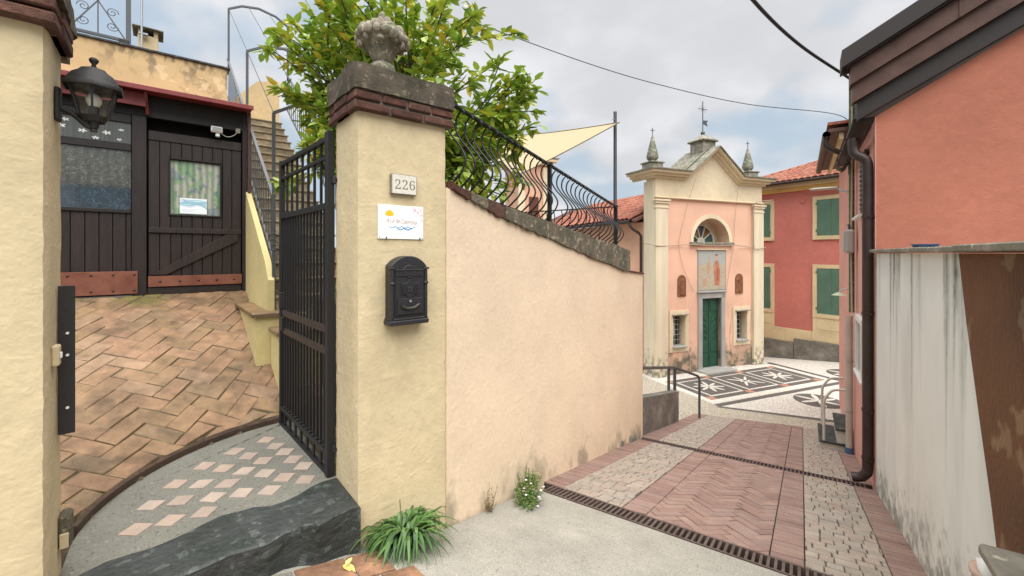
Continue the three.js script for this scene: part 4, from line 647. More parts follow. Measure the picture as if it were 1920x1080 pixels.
  M('fascia', bx(1.75, 0.15, 0.02, -1.33, 2.185, 0.13, 0.003), K.redPaint, o); M('eave_bracket', bar(V(-0.46, 2.35, 0.16), V(-0.44, 2.12, 0.06), 0.03), K.redPaint, o); M('corner_trim', bx(0.035, 1.05, 0.06, 0.578, 1.3, 0.04, 0.004), K.copperDull, o);
  M('body', [bx(2.75, 2.3, 0.04, -0.82, 0.02, -0.34), bx(0.04, 2.3, 0.3, 0.535, 0.02, -0.17), bx(2.75, 0.02, 0.3, -0.82, 0.0, -0.17), bx(2.75, 0.02, 0.3, -0.82, 2.3, -0.17)], K.darkFrame, o);
  M('footing', bx(1.68, 0.12, 0.05, -1.37, -0.1, 0.0, 0.01), K.greyConcrete, o);
}
{
  const o = G('floodlight', 'shed', 0.22, 3.12, 0.05, 'small white floodlight with motion sensor over the shed door', 'floodlight');
  M('housing', bx(0.12, 0.075, 0.05, 0, 0.0, 0.03, 0.008), K.white, o); M('lens', bx(0.096, 0.05, 0.004, 0, 0.012, 0.057, 0.001), mat([0.35, 0.35, 0.33], { rough: 0.15 }), o); M('sensor', bx(0.045, 0.04, 0.04, 0.01, -0.052, 0.03, 0.008), K.white, o); M('bracket', bx(0.03, 0.03, 0.06, 0, 0.03, -0.02), K.white, o);
  const b = G('cable_box', 'shed', 0.45, 3.16, 0.05, 'small square cable box under the red eave', 'cable box'); M('box', bx(0.05, 0.06, 0.03, 0, 0, 0, 0.004), mat([0.3, 0.28, 0.22]), b); M('cable', tube([V(-0.01, 0.0, 0.01), V(-0.06, -0.05, 0.02), V(-0.12, -0.07, 0.02), V(-0.18, -0.04, 0.01)], 0.004, 16, 5), K.offWhite, b);
}
// ---------------------------------------------------------------- terrace house above the shed
{
  const o = G('terrace_wall', 'shed', -0.8, 3.45, -0.1, 'stained yellow parapet wall above the red shed eave', 'wall');
  const t = tex(1024, 256, (x, y) => { const m = 0.86 + 0.13 * fb(x * 2, y, 4, 4, 131); let r = m, g = m * 0.98, b = m * 0.95; const st = sst(0.5, 0.72, fb(x * 3, y * 0.35, 9, 4, 137)) * sst(0.25, 0.95, y) * sst(0.35, 0.6, x) * 0.42 + 0.18 * sst(0.62, 0.75, fb(x * 3, y, 8, 4, 139)) * sst(0.6, 0.9, x); const pat = sst(0.57, 0.6, fb(x * 4, y * 1.2, 7, 4, 149)) * sst(0.6, 0.7, x) * sst(0.25, 0.4, y) * sst(0.85, 0.7, y); r = r * (1 - st * 0.75) + pat * 0.08; g = g * (1 - st * 0.72) + pat * 0.1; b = b * (1 - st * 0.66) + pat * 0.16; return [r, g, b]; });
  const m = new THREE.MeshStandardMaterial({ color: lin([0.74, 0.555, 0.31]), map: t, roughness: 0.93 });
  M('wall_face', planarUV(bx(2.3, 0.56, 0.2, 0, 0, -0.1), -1.15, 0, 2.3, 0.56), m, o);
  M('return_wall', bx(0.2, 0.56, 3.2, 1.05, 0, -1.82), K.terraceYellow, o);
  M('coping', [bx(2.36, 0.028, 0.25, 0, 0.56, -0.1, 0.006), bx(0.25, 0.028, 3.2, 1.05, 0.56, -1.83, 0.006)], K.slate, o);
  M('terrace_floor', bx(2.3, 0.06, 3.4, 0, -0.03, -1.72), K.greyConcrete, o);
  M('house_body', bx(2.7, 2.4, 3.0, 0, -2.45, -1.75), K.terraceYellow, o);
}
{
  const o = G('terrace_railing', 'shed', -0.62, 4.035, -0.2, 'wrought iron terrace railing with scrolls on the yellow parapet', 'railing');
  const x0 = -1.35, b = 0.075, t = 0.86;
  M('post', bx(0.045, 1.0, 0.045, 0, 0, 0), K.railGrey, o); M('post', bx(0.035, 1.0, 0.035, -0.52, 0, 0), K.railGrey, o); M('bottom_rail', bar(V(x0, b, 0), V(0, b, 0), 0.03), K.railGrey, o); M('top_rail', bar(V(x0, t, 0), V(0, t, 0), 0.03), K.railGrey, o);
  for (const c of [-0.26, -0.78]) { for (const [a, e] of [[[-0.24, b], [0.24, t]], [[-0.24, t], [0.24, b]], [[0, b], [0, t]]]) M('brace_bar', bar(V(c + a[0], a[1], 0), V(c + e[0], e[1], 0), 0.012), K.railGrey, o);
    for (const s of [-1, 1]) for (const v of [0, 1]) { const P = []; for (let i = 0; i < 22; i++) { const a = i / 21 * 9, r = 0.055 * (1 - i / 26); P.push(V(c + s * (0.12 + Math.cos(a) * r), b + 0.13 + v * 0.16 + Math.sin(a) * r * (v ? 1 : -1), 0)); } M('scroll', tube(P, 0.0045, 60, 5), K.railGrey, o); }
    for (let i = 0; i < 4; i++) { const P = []; for (let k = 0; k < 9; k++) P.push(V(c - 0.19 + i * 0.12 + 0.045 * Math.cos(k / 8 * Math.PI), -0.005 + 0.045 * Math.sin(k / 8 * Math.PI), 0)); M('scroll', tube(P, 0.004, 16, 4), K.railGrey, o); } }
  M('hinge_block', bx(0.09, 0.05, 0.05, -0.04, 0.03, 0.01, 0.005), K.blackRough, o);
}
{
  const o = G('chimney', 'shed', -0.47, 3.46, -2.0, 'small cream chimney with a slate cap beyond the parapet', 'chimney'); M('stack', bx(0.24, 1.42, 0.3, 0, 0, 0, 0.01), K.cream, o); M('cap_slab', bx(0.36, 0.022, 0.42, 0, 1.5, 0, 0.005), K.coping, o); M('cap_leg', [bx(0.05, 0.09, 0.3, -0.09, 1.415, 0), bx(0.05, 0.09, 0.3, 0.09, 1.415, 0)], K.cream, o); M('cowl', lathe([[0.09, 1.53], [0.07, 1.57], [0, 1.59]], 14), K.offWhite, o);
  const a = G('aerial_mast', 'shed', -0.54, 4.3, -1.75, 'thin steel aerial mast with a white dish beside the chimney', 'aerial'); M('mast', cy(0.014, 0.014, 1.5, 0, 0, 0, 8), K.steel, a); M('clamp', bx(0.1, 0.02, 0.08, 0.02, 0.55, -0.04), K.steel, a); const d = new THREE.SphereGeometry(0.3, 20, 6, 0, Math.PI * 2, 0, 0.62); d.rotateX(Math.PI / 2); d.scale(1, 1, 0.7); d.translate(0.17, 1.28, -0.1); M('dish', boxUV(d), K.white, a); M('dish_arm', rod(V(0, 1.12, 0), V(0.1, 1.16, 0.05), 0.008, 6), K.steel, a);
}
// ---------------------------------------------------------------- outside stairs right of the shed
{
  const o = G('outside_stairs', 'gate', -0.13, 0.9, -2.45, 'worn stone stairs climbing beside the shed', 'stairs');
  const sm = [[0.60, 0.49, 0.33], [0.55, 0.45, 0.30], [0.64, 0.53, 0.36]].map((c, i) => mat(c, { map: T.blotch, size: 0.55 + i * 0.1, bump: BP.rough, bsize: 0.3, bs: 0.008, rough: 0.92 }));
  for (let i = 0; i < 18; i++) { M('riser', bx(0.93, 0.15, 0.32, 0, 0.08 + i * 0.18 - 0.02, -0.1 - i * 0.257 - 0.16, 0.004), sm[i % 3], o); M('tread', bx(0.96, 0.028, 0.30, 0, 0.08 + i * 0.18 + 0.131, -0.08 - i * 0.257 - 0.15, 0.006), sm[(i + 1) % 3], o); }
  const W = (w, y) => [-(w - 2.45), y - 0.9];
  for (const x of [-0.5]) { const g = plate(shp([W(2.5, 0.3), W(2.5, 1.32), W(2.7, 1.53), W(7.2, 4.55), W(7.2, 0.3)].map(([z, y]) => [-z, y])), 0.06, 0.03); g.rotateY(Math.PI / 2); g.translate(x, 0, 0); M('side_wall', g, K.stairYellow, o); }
  M('end_wall', plate(shp([[-0.3, 2.8], [0.5, 2.8], [0.5, 4.25], [0.1, 4.15], [-0.3, 3.7]]), 0.15, -4.85), K.terraceYellow, o);
}
function stairRail(u, label) {
  const o = G('stair_railing', 'gate', u, 1.0, -2.54, label, 'railing', 'railings of the outside stairs'), y = (w) => 0.72 * w;
  M('handrail', bar(V(0, 1.19, 0), V(0, 1.19 + y(4.0), -4.0), 0.03, 0.025), K.grey, o); M('lower_rail', bar(V(0, 0.52, 0), V(0, 0.52 + y(4.0), -4.0), 0.02), K.railGrey, o);
  for (let i = 1; i < 28; i++) { const w = i * 0.142; M('bar', bx(0.01, 0.66, 0.01, 0, 0.525 + y(w), -w), K.railGrey, o); }
  M('newel_post', [bx(0.032, 1.25, 0.032, 0, -0.02, 0), tube(Array.from({ length: 20 }, (_, i) => V(0.02 * Math.cos(i * 1.2), 0.62 + i * 0.011, 0.02 * Math.sin(i * 1.2))), 0.005, 60, 4)], K.railGrey, o);
}
stairRail(-0.6, 'grey iron stair railing between the shed and the stairs'); stairRail(0.34, 'grey iron stair railing on the tree side of the stairs');
[2.54, 4.33, 6.4].forEach((w, k) => {
  const y = [2.19, 3.5, 4.87][k], h = [0.9, 0.9, 1.03][k], o = G('arch_frame', 'gate', -0.6, y, -w, ['thin steel arch over the foot of the stairs', 'thin steel arch halfway up the outside stairs', 'thin steel arch at the top of the outside stairs'][k], 'arch frame', 'steel arches over the outside stairs'), P = [[0, 0], [0, h], [0.2, h + 0.12], [0.46, h + 0.17], [0.74, h + 0.12], [0.94, h], [0.94, 0]];
  for (let i = 0; i < 6; i++) M(i === 0 || i === 5 ? 'leg' : 'arch_bar', bar(V(P[i][0], P[i][1], 0), V(P[i + 1][0], P[i + 1][1], 0), 0.03), K.railGrey, o);
  if (k < 2) { const w2 = [4.33, 6.4][k] - w, y2 = [3.5, 4.87][k] - y, h2 = [0.9, 1.03][k]; for (const [x, d] of [[0, 0], [0.3, 0.14], [0.62, 0.14], [0.94, 0]]) M('tie_wire', rod(V(x, h + d, 0), V(x, y2 + h2 + d, -w2), 0.005, 5), K.railGrey, o); }
});
{
  const o = G('stone_ledge', 'gate', -0.62, 0.2, -2.85, 'low yellow ledge with a stone slab top beside the stairs', 'ledge');
  const gm = (u, w, h) => V(u + 0.62, h, -(w - 2.85));
  M('base', piece([[-0.79, 2.36], [-0.3, 2.36], [-0.3, 3.55], [-0.79, 3.55]], 0.76, 0.004, gm, 0), K.stairYellow, o); M('slab', piece([[-0.83, 2.32], [-0.56, 2.32], [-0.56, 3.6], [-0.83, 3.6]], 0.8, 0.008, (u, w, h) => gm(u, w, h), -0.762), K.cotto[3], o);
  M('step_base', piece([[-0.66, 1.95], [-0.2, 1.95], [-0.2, 2.35], [-0.66, 2.35]], 0.62, 0.004, gm, 0), K.stairYellow, o); M('step_slab', piece([[-0.69, 1.91], [-0.18, 1.91], [-0.18, 2.31], [-0.69, 2.31]], 0.66, 0.008, gm, -0.622), K.cotto[3], o);
}

// ---------------------------------------------------------------- roof tiles shared by chapel and houses
const pantile = (() => { const P = [], n = 6, L = 0.4, w = 0.105; for (let i = 0; i < n; i++) { const a0 = Math.PI * i / n, a1 = Math.PI * (i + 1) / n, q = (a, z, k) => [Math.cos(a) * w * k, Math.sin(a) * 0.06 * k, z]; const A = q(a0, 0, 1), B = q(a1, 0, 1), C = q(a0, -L, 0.84), D = q(a1, -L, 0.84), A2 = q(a0, 0, 0.84), B2 = q(a1, 0, 0.84); for (const t of [[A, B, D], [A, D, C], [A, A2, B2], [A, B2, B]]) for (const v of t) P.push(...v); } const g = new THREE.BufferGeometry(); g.setAttribute('position', new THREE.Float32BufferAttribute(P, 3)); g.computeVertexNormals(); return boxUV(g); })();
function tiles(parent, o, ex, up, cols, rows, keep) {        // o: eave corner, ex: along eave (unit), up: up the slope (unit)
  const n = ex.clone().cross(up).normalize(); if (n.y < 0) n.negate(); const m = new THREE.Matrix4().makeBasis(ex, n, up.clone().negate()); if (m.determinant() < 0) m.makeBasis(ex.clone().negate(), n, up.clone().negate()); const q = new THREE.Quaternion().setFromRotationMatrix(m);
  for (let r = 0; r < rows; r++) for (let c = 0; c < cols; c++) { if (keep && !keep(c * 0.215, r * 0.33)) continue; const t = M('roof_tile', pantile, pick(K.tile), parent); t.position.copy(o).addScaledVector(ex, c * 0.215 + 0.11).addScaledVector(up, r * 0.33).addScaledVector(n, 0.012 + rr(-0.004, 0.006)); t.quaternion.copy(q); }
}
// ---------------------------------------------------------------- chapel
{
  const o = G('chapel', 'chapel', 0, PZ, 0, 'small pink and cream chapel with green door and stepped gable', 'chapel');
  const arcP = (cx, y, r, n = 20) => Array.from({ length: n + 1 }, (_, i) => { const a = Math.PI * i / n; return [cx + r * Math.cos(a), y + r * Math.sin(a)]; });
  const cx = 2.35, door = [[1.93, 0.05], [2.77, 0.05], [2.77, 2.36], [1.93, 2.36]], wA = [[0.72, 0.89], [1.22, 0.89], [1.22, 1.87], [0.72, 1.87]], wB = wA.map(([x, y]) => [x + 2.76, y]), nr = 0.8, ny = 4.2, niche = [[cx - nr, ny], ...arcP(cx, ny, nr).reverse(), [cx + nr, ny]];
  const pk = tex(512, 1024, (x, y) => { const m = 0.86 + 0.12 * fb(x, y * 2, 4, 5, 151), h = y * 5.6; let s = sst(0.95, 0.25, h + 0.9 * (fb(x * 2, y * 3, 9, 4, 157) - 0.5)) * (0.35 + 0.65 * sst(0.3, 0.6, fb(x * 3, y * 4, 8, 4, 163))); const st = sst(0.62, 0.74, fb(x * 5, y * 0.6, 10, 3, 167)) * sst(2.6, 0.6, h) * 0.35; s = Math.min(1, s * 0.95 + st); return [m * (1 - 0.56 * s), m * (1 - 0.46 * s), m * (0.98 - 0.46 * s)]; });
  const pm = new THREE.MeshStandardMaterial({ color: lin([0.88, 0.54, 0.40]), map: pk, roughness: 0.93 });
  M('facade_wall', planarUV(plate(shp([[0, 0], [4.7, 0], [4.7, 5.6], [0, 5.6]], [door, wA, wB, niche.slice(0, -1)]), 0.45, 0), 0, 0, 4.7, 5.6), pm, o);
  const pc = tex(256, 512, (x, y) => { const m = 0.86 + 0.12 * fb(x, y * 2, 3, 4, 171), h = y * 5.6, s = sst(0.8, 0.15, h + 0.8 * (fb(x, y * 10, 6, 4, 173) - 0.5)) * 0.7 * sst(0.3, 0.65, fb(x, y * 9, 5, 3, 177)); return [m * (1 - 0.55 * s), m * (1 - 0.5 * s), m * (1 - 0.5 * s)]; });
  const pcm = new THREE.MeshStandardMaterial({ color: lin([0.82, 0.71, 0.51]), map: pc, roughness: 0.93 });
  for (const [a, b] of [[-0.02, 0.46], [4.24, 4.72]]) { M('pilaster', planarUV(bx(b - a, 5.45, 0.09, (a + b) / 2, 0, 0.045, 0.006), a, 0, 0.5, 5.6), pcm, o); M('capital', [bx(b - a + 0.06, 0.07, 0.14, (a + b) / 2, 5.38, 0.06, 0.01), bx(b - a + 0.12, 0.06, 0.18, (a + b) / 2, 5.452, 0.07, 0.01), bx(b - a + 0.04, 0.05, 0.12, (a + b) / 2, 5.24, 0.05, 0.01)], K.chapelCream, o); }
  M('side_wall', planarUV(bx(0.4, 6.1, 0.45, 0.19, 0, -0.23), -0.01, 0, 0.5, 5.6), pcm, o);
  { const g = bx(0.02, 6.1, 0.46, -0.022, 0, -0.23), p = g.attributes.position; for (let i = 0; i < p.count; i++) g.attributes.uv.setXY(i, p.getZ(i) / 0.5 + 0.3, p.getY(i) / 6.2); M('side_pilaster', g, pcm, o); }
  // frieze and gable
  const C0 = 6.18, gb = [[0, 5.6], [4.7, 5.6], [4.7, C0], [3.5, C0], [cx, C0 + 0.9], [1.2, C0], [0, C0]];
  M('gable', plate(shp(gb), 0.4, 0.03), K.chapelCream, o); M('string_course', bx(4.74, 0.045, 0.1, cx, 5.56, 0.05, 0.008), K.chapelCream, o);
  const path = (e) => [[-e, C0], [1.2, C0], [cx, C0 + 0.9], [3.5, C0], [4.7 + e, C0]];
  for (const [a, b, p, m, nm] of [[0, 0.07, 0.1, K.chapelCream, 'cornice_moulding'], [0.07, 0.15, 0.2, K.chapelCream, 'cornice_moulding'], [0.15, 0.22, 0.32, K.chapelCream, 'cornice_moulding'], [0.221, 0.255, 0.38, K.slateGrey, 'cornice_slate']]) {
    const q = path(p); M(nm, plate(shp([...q.map(([x, y]) => [x, y + a]), ...q.reverse().map(([x, y]) => [x, y + b])]), 0.45 + p, p), m, o);
    M(nm, bx(p, b - a, 0.5, -p / 2 - 0.002, C0 + a, -0.7), m, o);
  }
  M('dentils', [...Array(16)].map((_, i) => bx(0.035, 0.05, 0.03, 0.02 + i * 0.072, C0 + 0.012, 0.112)), K.chapelCream, o);
  // niche with the fan light
  const soff = new THREE.CylinderGeometry(nr, nr, 0.5, 28, 1, true, Math.PI / 2, Math.PI); soff.rotateX(-Math.PI / 2); soff.rotateZ(0); { const p = soff.attributes.position; for (let i = 0; i < p.count; i++) if (p.getY(i) < 0) p.setY(i, -p.getY(i)); } soff.computeVertexNormals(); soff.translate(cx, ny, -0.26); M('niche_soffit', boxUV(soff), K.chapelCream, o);
  M('niche_back', plate(shp([[cx - nr, ny], ...arcP(cx, ny, nr).reverse(), [cx + nr, ny]].slice(0, -1)), 0.05, -0.5), K.chapelCream, o);
  M('niche_surround', plate(shp([[cx + nr + 0.13, ny - 0.02], ...arcP(cx, ny, nr + 0.13).slice(1, -1), [cx - nr - 0.13, ny - 0.02], [cx - nr, ny - 0.02], ...arcP(cx, ny, nr - 0.004).reverse().slice(1, -1), [cx + nr, ny - 0.02]]), 0.05, 0.03), K.chapelCream, o);
  M('niche_sill', [bx(1.86, 0.035, 0.62, cx, ny - 0.03, -0.2, 0.006), bx(1.9, 0.05, 0.1, cx, ny - 0.08, 0.06, 0.008)], K.slateGrey, o);
  const fr = 0.56, fan = new THREE.Group(); fan.name = 'fan_light'; o.add(fan);
  M('frame', plate(shp([[cx + fr + 0.06, ny + 0.02], ...arcP(cx, ny + 0.02, fr + 0.06).slice(1, -1), [cx - fr - 0.06, ny + 0.02], [cx - fr, ny + 0.02], ...arcP(cx, ny + 0.02, fr).reverse().slice(1, -1), [cx + fr, ny + 0.02]]), 0.05, -0.43), K.offWhite, fan);
  const gcol = [[0.05, 0.10, 0.09], [0.16, 0.09, 0.03], [0.03, 0.035, 0.035], [0.17, 0.11, 0.035], [0.03, 0.06, 0.05]];
  for (let i = 0; i < 5; i++) { const a0 = Math.PI * i / 5, a1 = Math.PI * (i + 1) / 5, pp = [[cx, ny + 0.02]]; for (let k = 0; k <= 5; k++) { const a = a0 + (a1 - a0) * k / 5; pp.push([cx + fr * Math.cos(a), ny + 0.02 + fr * Math.sin(a)]); } M('glass_pane', plate(shp(pp), 0.01, -0.46), mat(gcol[i], { rough: 0.15 }), fan); if (i) M('glazing_bar', bar(V(cx + 0.1 * Math.cos(a0), ny + 0.02 + 0.1 * Math.sin(a0), -0.44), V(cx + fr * Math.cos(a0), ny + 0.02 + fr * Math.sin(a0), -0.44), 0.035), K.offWhite, fan); }
  M('hub', plate(shp([[cx + 0.17, ny + 0.02], ...arcP(cx, ny + 0.02, 0.17, 10).slice(1, -1), [cx - 0.17, ny + 0.02]]), 0.05, -0.42), K.offWhite, fan);
  // faded wall painting and terracotta plaques
  const fres = canvasTex(384, 416, (c, w, h) => {
    c.fillStyle = '#a9a79b'; c.fillRect(0, 0, w, h);
    for (let i = 0; i < 1500; i++) { const x = rnd() * w, y = rnd() * h, s = y < h * 0.35 ? ['150,166,168', '176,172,158'] : ['190,170,138', '168,150,122']; c.fillStyle = `rgba(${s[i % 2]},0.25)`; c.beginPath(); c.ellipse(x, y, 4 + rnd() * 22, 3 + rnd() * 10, rnd() * 3, 0, 6.3); c.fill(); }
    c.fillStyle = 'rgba(176,96,70,0.75)'; c.beginPath(); c.moveTo(232, 110); c.bezierCurveTo(205, 150, 215, 220, 222, 300); c.lineTo(228, 372); c.lineTo(292, 372); c.bezierCurveTo(300, 300, 318, 230, 292, 170); c.bezierCurveTo(290, 130, 280, 110, 262, 100); c.fill();
    c.fillStyle = 'rgba(198,150,116,0.9)'; c.beginPath(); c.ellipse(250, 66, 17, 23, 0, 0, 6.3); c.fill(); c.fillRect(226, 150, 14, 60); c.fillStyle = 'rgba(120,66,50,0.7)'; c.beginPath(); c.ellipse(252, 52, 21, 17, 0, 3.1, 6.4); c.fill(); c.fillRect(262, 190, 14, 130);
    c.fillStyle = 'rgba(186,140,108,0.55)'; c.beginPath(); c.ellipse(140, 180, 30, 70, 0.1, 0, 6.3); c.fill(); c.beginPath(); c.ellipse(150, 96, 14, 20, 0, 0, 6.3); c.fill(); c.beginPath(); c.ellipse(92, 330, 34, 46, 0, 0, 6.3); c.fill();
    for (let i = 0; i < 500; i++) { c.fillStyle = 'rgba(205,200,186,0.22)'; c.fillRect(rnd() * w, rnd() * h, 2 + rnd() * 14, 1 + rnd() * 5); }
    c.strokeStyle = '#8b8778'; c.lineWidth = 8; c.strokeRect(2, 2, w - 4, h - 4);
  });
  { const g = new THREE.PlaneGeometry(1.22, 1.3); g.translate(cx + 0.02, 3.28, 0.021); M('wall_painting', g, new THREE.MeshStandardMaterial({ map: fres, roughness: 0.95 }), o); M('painting_panel', bx(1.26, 1.34, 0.02, cx + 0.02, 2.61, 0.009), K.marble, o); M('painting_lintel', bx(1.34, 0.04, 0.07, cx + 0.02, 3.95, 0.03), K.chapelCream, o); }
  for (const [x, k] of [[1.075, 0], [3.61, 1]]) { M('terracotta_plaque', [plate(shp([[x - 0.17, 2.47], [x + 0.17, 2.47], ...arcP(x, 2.98, 0.17, 10)]), 0.04, 0.035, 0.006), ...(k ? [plate(shp(arcP(x, 2.9, 0.09, 8)), 0.03, 0.055, 0.006), lathe([[0.1, 0], [0.07, 0.12], [0.03, 0.2], [0, 0.21]], 10).scale(1, 1, 0.35).translate(x, 2.55, 0.03), lathe([[0, 0], [0.05, 0.05], [0, 0.1]], 8).scale(1, 1, 0.5).translate(x - 0.03, 2.85, 0.045)] : [lathe([[0.09, 0], [0.06, 0.25], [0.07, 0.34], [0.02, 0.4], [0, 0.4]], 10).scale(1, 1, 0.35).translate(x, 2.52, 0.035), lathe([[0, 0], [0.04, 0.045], [0, 0.09]], 8).scale(1, 1, 0.5).translate(x, 2.91, 0.04)])], K.terracotta, o); }
  // door
  for (const s of [-1, 1]) M('door_jamb', bx(0.17, 2.44, 0.44, cx + s * 0.505, 0.04, -0.17, 0.008), K.marble, o);
  M('door_lintel', [bx(1.2, 0.19, 0.1, cx, 2.362, 0.0, 0.008), bx(1.26, 0.05, 0.16, cx, 2.553, 0.02, 0.008)], K.marble, o); M('door_step', [bx(1.3, 0.1, 0.7, cx, -0.04, 0.12, 0.01)], K.marble, o);
  for (const s of [-1, 1]) { const d = M('door_leaf', bx(0.415, 2.3, 0.05, cx + s * 0.209, 0.06, -0.13, 0.004), K.doorGreen, o); for (const [y, h] of [[0.12, 0.35], [1.92, 0.36]]) M('panel', bx(0.3, h, 0.02, cx + s * 0.209, y, -0.098, 0.008), K.doorGreen, d); M('panel', bx(0.3, 0.34, 0.02, cx + s * 0.209, 0.56, -0.098, 0.008), K.doorGreen, d); for (let k = 0; k < 4; k++) M('carved_leaf', tube([V(cx + s * 0.1, 0.98 + k * 0.2, -0.1), V(cx + s * (0.2 + 0.02 * k), 1.1 + k * 0.2, -0.096), V(cx + s * 0.32, 1.08 + k * 0.2, -0.1)], 0.014, 10, 6), K.doorGreen, d); }
  M('door_meeting_strip', bx(0.03, 2.3, 0.02, cx, 0.06, -0.1), K.doorGreen, o);
  // side windows
  const fw = (x0) => {
    const w = new THREE.Group(); w.name = 'window'; o.add(w); const a = x0, b = x0 + 0.5, y0 = 0.89, y1 = 1.87;
    M('surround', [bx(0.15, 1.32, 0.03, a - 0.075, y0 - 0.18, 0.012), bx(0.15, 1.32, 0.03, b + 0.075, y0 - 0.18, 0.012), bx(0.496, 0.15, 0.03, (a + b) / 2, y1 + 0.003, 0.012), bx(0.496, 0.14, 0.03, (a + b) / 2, y0 - 0.18, 0.012)], K.chapelCream, w);
    M('reveal', [bx(0.012, 0.96, 0.34, a + 0.007, y0 + 0.01, -0.18), bx(0.012, 0.96, 0.34, b - 0.007, y0 + 0.01, -0.18)], K.chapelCream, w);
    M('sill', bx(0.56, 0.04, 0.5, (a + b) / 2, y0 - 0.035, -0.15, 0.006), K.marble, w); M('drip_slate', bx(0.62, 0.03, 0.12, (a + b) / 2, y1 + 0.005, 0.05, 0.004), K.slateGrey, w);
    M('pane', bx(0.48, 0.97, 0.01, (a + b) / 2, y0 + 0.005, -0.24), K.glassDark, w);
    for (let i = 1; i < 4; i++) M('grille_bar', bx(0.018, 0.96, 0.018, a + 0.5 * i / 4, y0 + 0.01, -0.18), K.steel, w); for (let i = 1; i < 6; i++) M('grille_bar', bx(0.48, 0.018, 0.018, (a + b) / 2, y0 + 0.98 * i / 6, -0.162), K.steel, w);
    if (x0 < 2) M('paper_notice', bx(0.26, 0.4, 0.004, a + 0.16, y0 + 0.3, -0.215), K.white, w);
  };
  fw(0.72); fw(3.48);
  // slate roof of the gable, nave with tiled roof
  const gs = (s) => { const e = V(s * 1.15, -0.9, 0).normalize(), n = V(s * 0.9, 1.15, 0).normalize(); for (let r = 0; r < 4; r++) for (let c = 0; c < 3; c++) { const g = bx(0.375, 0.025, 0.36, 0, 0, 0, 0.004); g.rotateZ(-s * Math.atan2(0.9, 1.15)); const p = V(cx, C0 + 1.17, -0.2 - c * 0.365).addScaledVector(e, 0.2 + r * 0.37).addScaledVector(n, 0.0 + rr(0, 0.008)); g.translate(p.x, p.y, p.z); M('roof_slate', g, K.slateGrey, o); } };
  gs(-1); gs(1); M('gable_back', plate(shp([[1.2, C0], [3.5, C0], [cx, C0 + 0.9]]), 0.9, -0.38), K.chapelCream, o);
  M('parapet_slate', [bx(1.5, 0.03, 0.9, 0.45, C0 + 0.255, -0.55), bx(1.5, 0.03, 0.9, 4.25, C0 + 0.255, -0.55)], K.slateGrey, o);
  M('nave_wall', [bx(0.3, 4.85, 8.5, 0.2, 0, -4.75), bx(0.3, 4.85, 8.5, 4.5, 0, -4.75), bx(4.3, 4.85, 0.3, cx, 0, -9.1)], K.chapelPink, o);
  M('nave_roof_deck', [plate(shp([[-0.35, 4.82], [cx, 6.02], [5.05, 4.82], [5.05, 4.9], [cx, 6.12], [-0.35, 4.9]]), 8.6, -0.5)], mat([0.12, 0.05, 0.035]), o);
  const nu = V(2.7, 1.22, 0).normalize(); tiles(o, V(-0.4, 4.92, -8.9), V(0, 0, 1), nu, 38, 9, (c, r) => c > 1.6);
  M('nave_gutter', tube([V(-0.44, 4.86, -9), V(-0.44, 4.86, -0.6)], 0.055, 4, 10), K.pipeBrown, o);
  M('nave_downpipe', tube([V(-0.44, 4.82, -0.65), V(-0.42, 4.65, -0.6), V(-0.1, 4.45, -0.55), V(-0.07, 4.2, -0.55), V(-0.07, 2, -0.55), V(-0.07, 0.02, -0.55)], 0.045, 40, 10, 0.3), K.pipeBrown, o);
  // pinnacles and lantern
  const obel = (x, z) => { M('pinnacle', [bx(0.46, 0.24, 0.46, x, C0 + 0.27, z, 0.01), bx(0.54, 0.05, 0.54, x, C0 + 0.511, z, 0.01), lathe([[0.0, 0], [0.09, 0.0], [0.1, 0.03], [0.17, 0.1], [0.19, 0.18], [0.15, 0.34], [0.1, 0.55], [0.05, 0.78], [0.0, 0.86]], 8).translate(x, C0 + 0.565, z)], K.slateGrey, o); M('iron_cross', [rod(V(x, C0 + 1.4, z), V(x, C0 + 1.66, z), 0.012, 6), rod(V(x - 0.08, C0 + 1.58, z), V(x + 0.08, C0 + 1.58, z), 0.012, 6)], K.railGrey, o); };
  obel(0.22, -0.35); obel(4.48, -0.35);
  const ly = C0 + 0.87; M('ridge_lantern', [bx(0.56, 0.52, 0.56, cx, ly, -0.35, 0.01), bx(0.7, 0.06, 0.7, cx, ly + 0.521, -0.35, 0.015)], K.slateGrey, o); { const g = new THREE.ConeGeometry(0.46, 0.24, 4); g.rotateY(Math.PI / 4); g.translate(cx, ly + 0.705, -0.35); M('lantern_cap', boxUV(g), K.slateGrey, o); }
  const cyy = ly + 0.8; M('weather_cross', [new THREE.SphereGeometry(0.07, 12, 8).translate(cx, cyy + 0.05, -0.35), ].map((g) => boxUV(g)).concat([rod(V(cx, cyy, -0.35), V(cx, cyy + 1.12, -0.35), 0.016, 6), rod(V(cx - 0.2, cyy + 0.86, -0.35), V(cx + 0.2, cyy + 0.86, -0.35), 0.013, 6), ...[-1, 1].map((s) => rod(V(cx - 0.1, cyy + 0.86 + s * 0.1, -0.35), V(cx + 0.1, cyy + 0.86 - s * 0.1, -0.35), 0.006, 4)), plate(shp([[cx, cyy + 0.36], [cx + 0.22, cyy + 0.3], [cx + 0.17, cyy + 0.42], [cx + 0.24, cyy + 0.5], [cx, cyy + 0.48]]), 0.01, -0.345)]), K.railGrey, o);
}
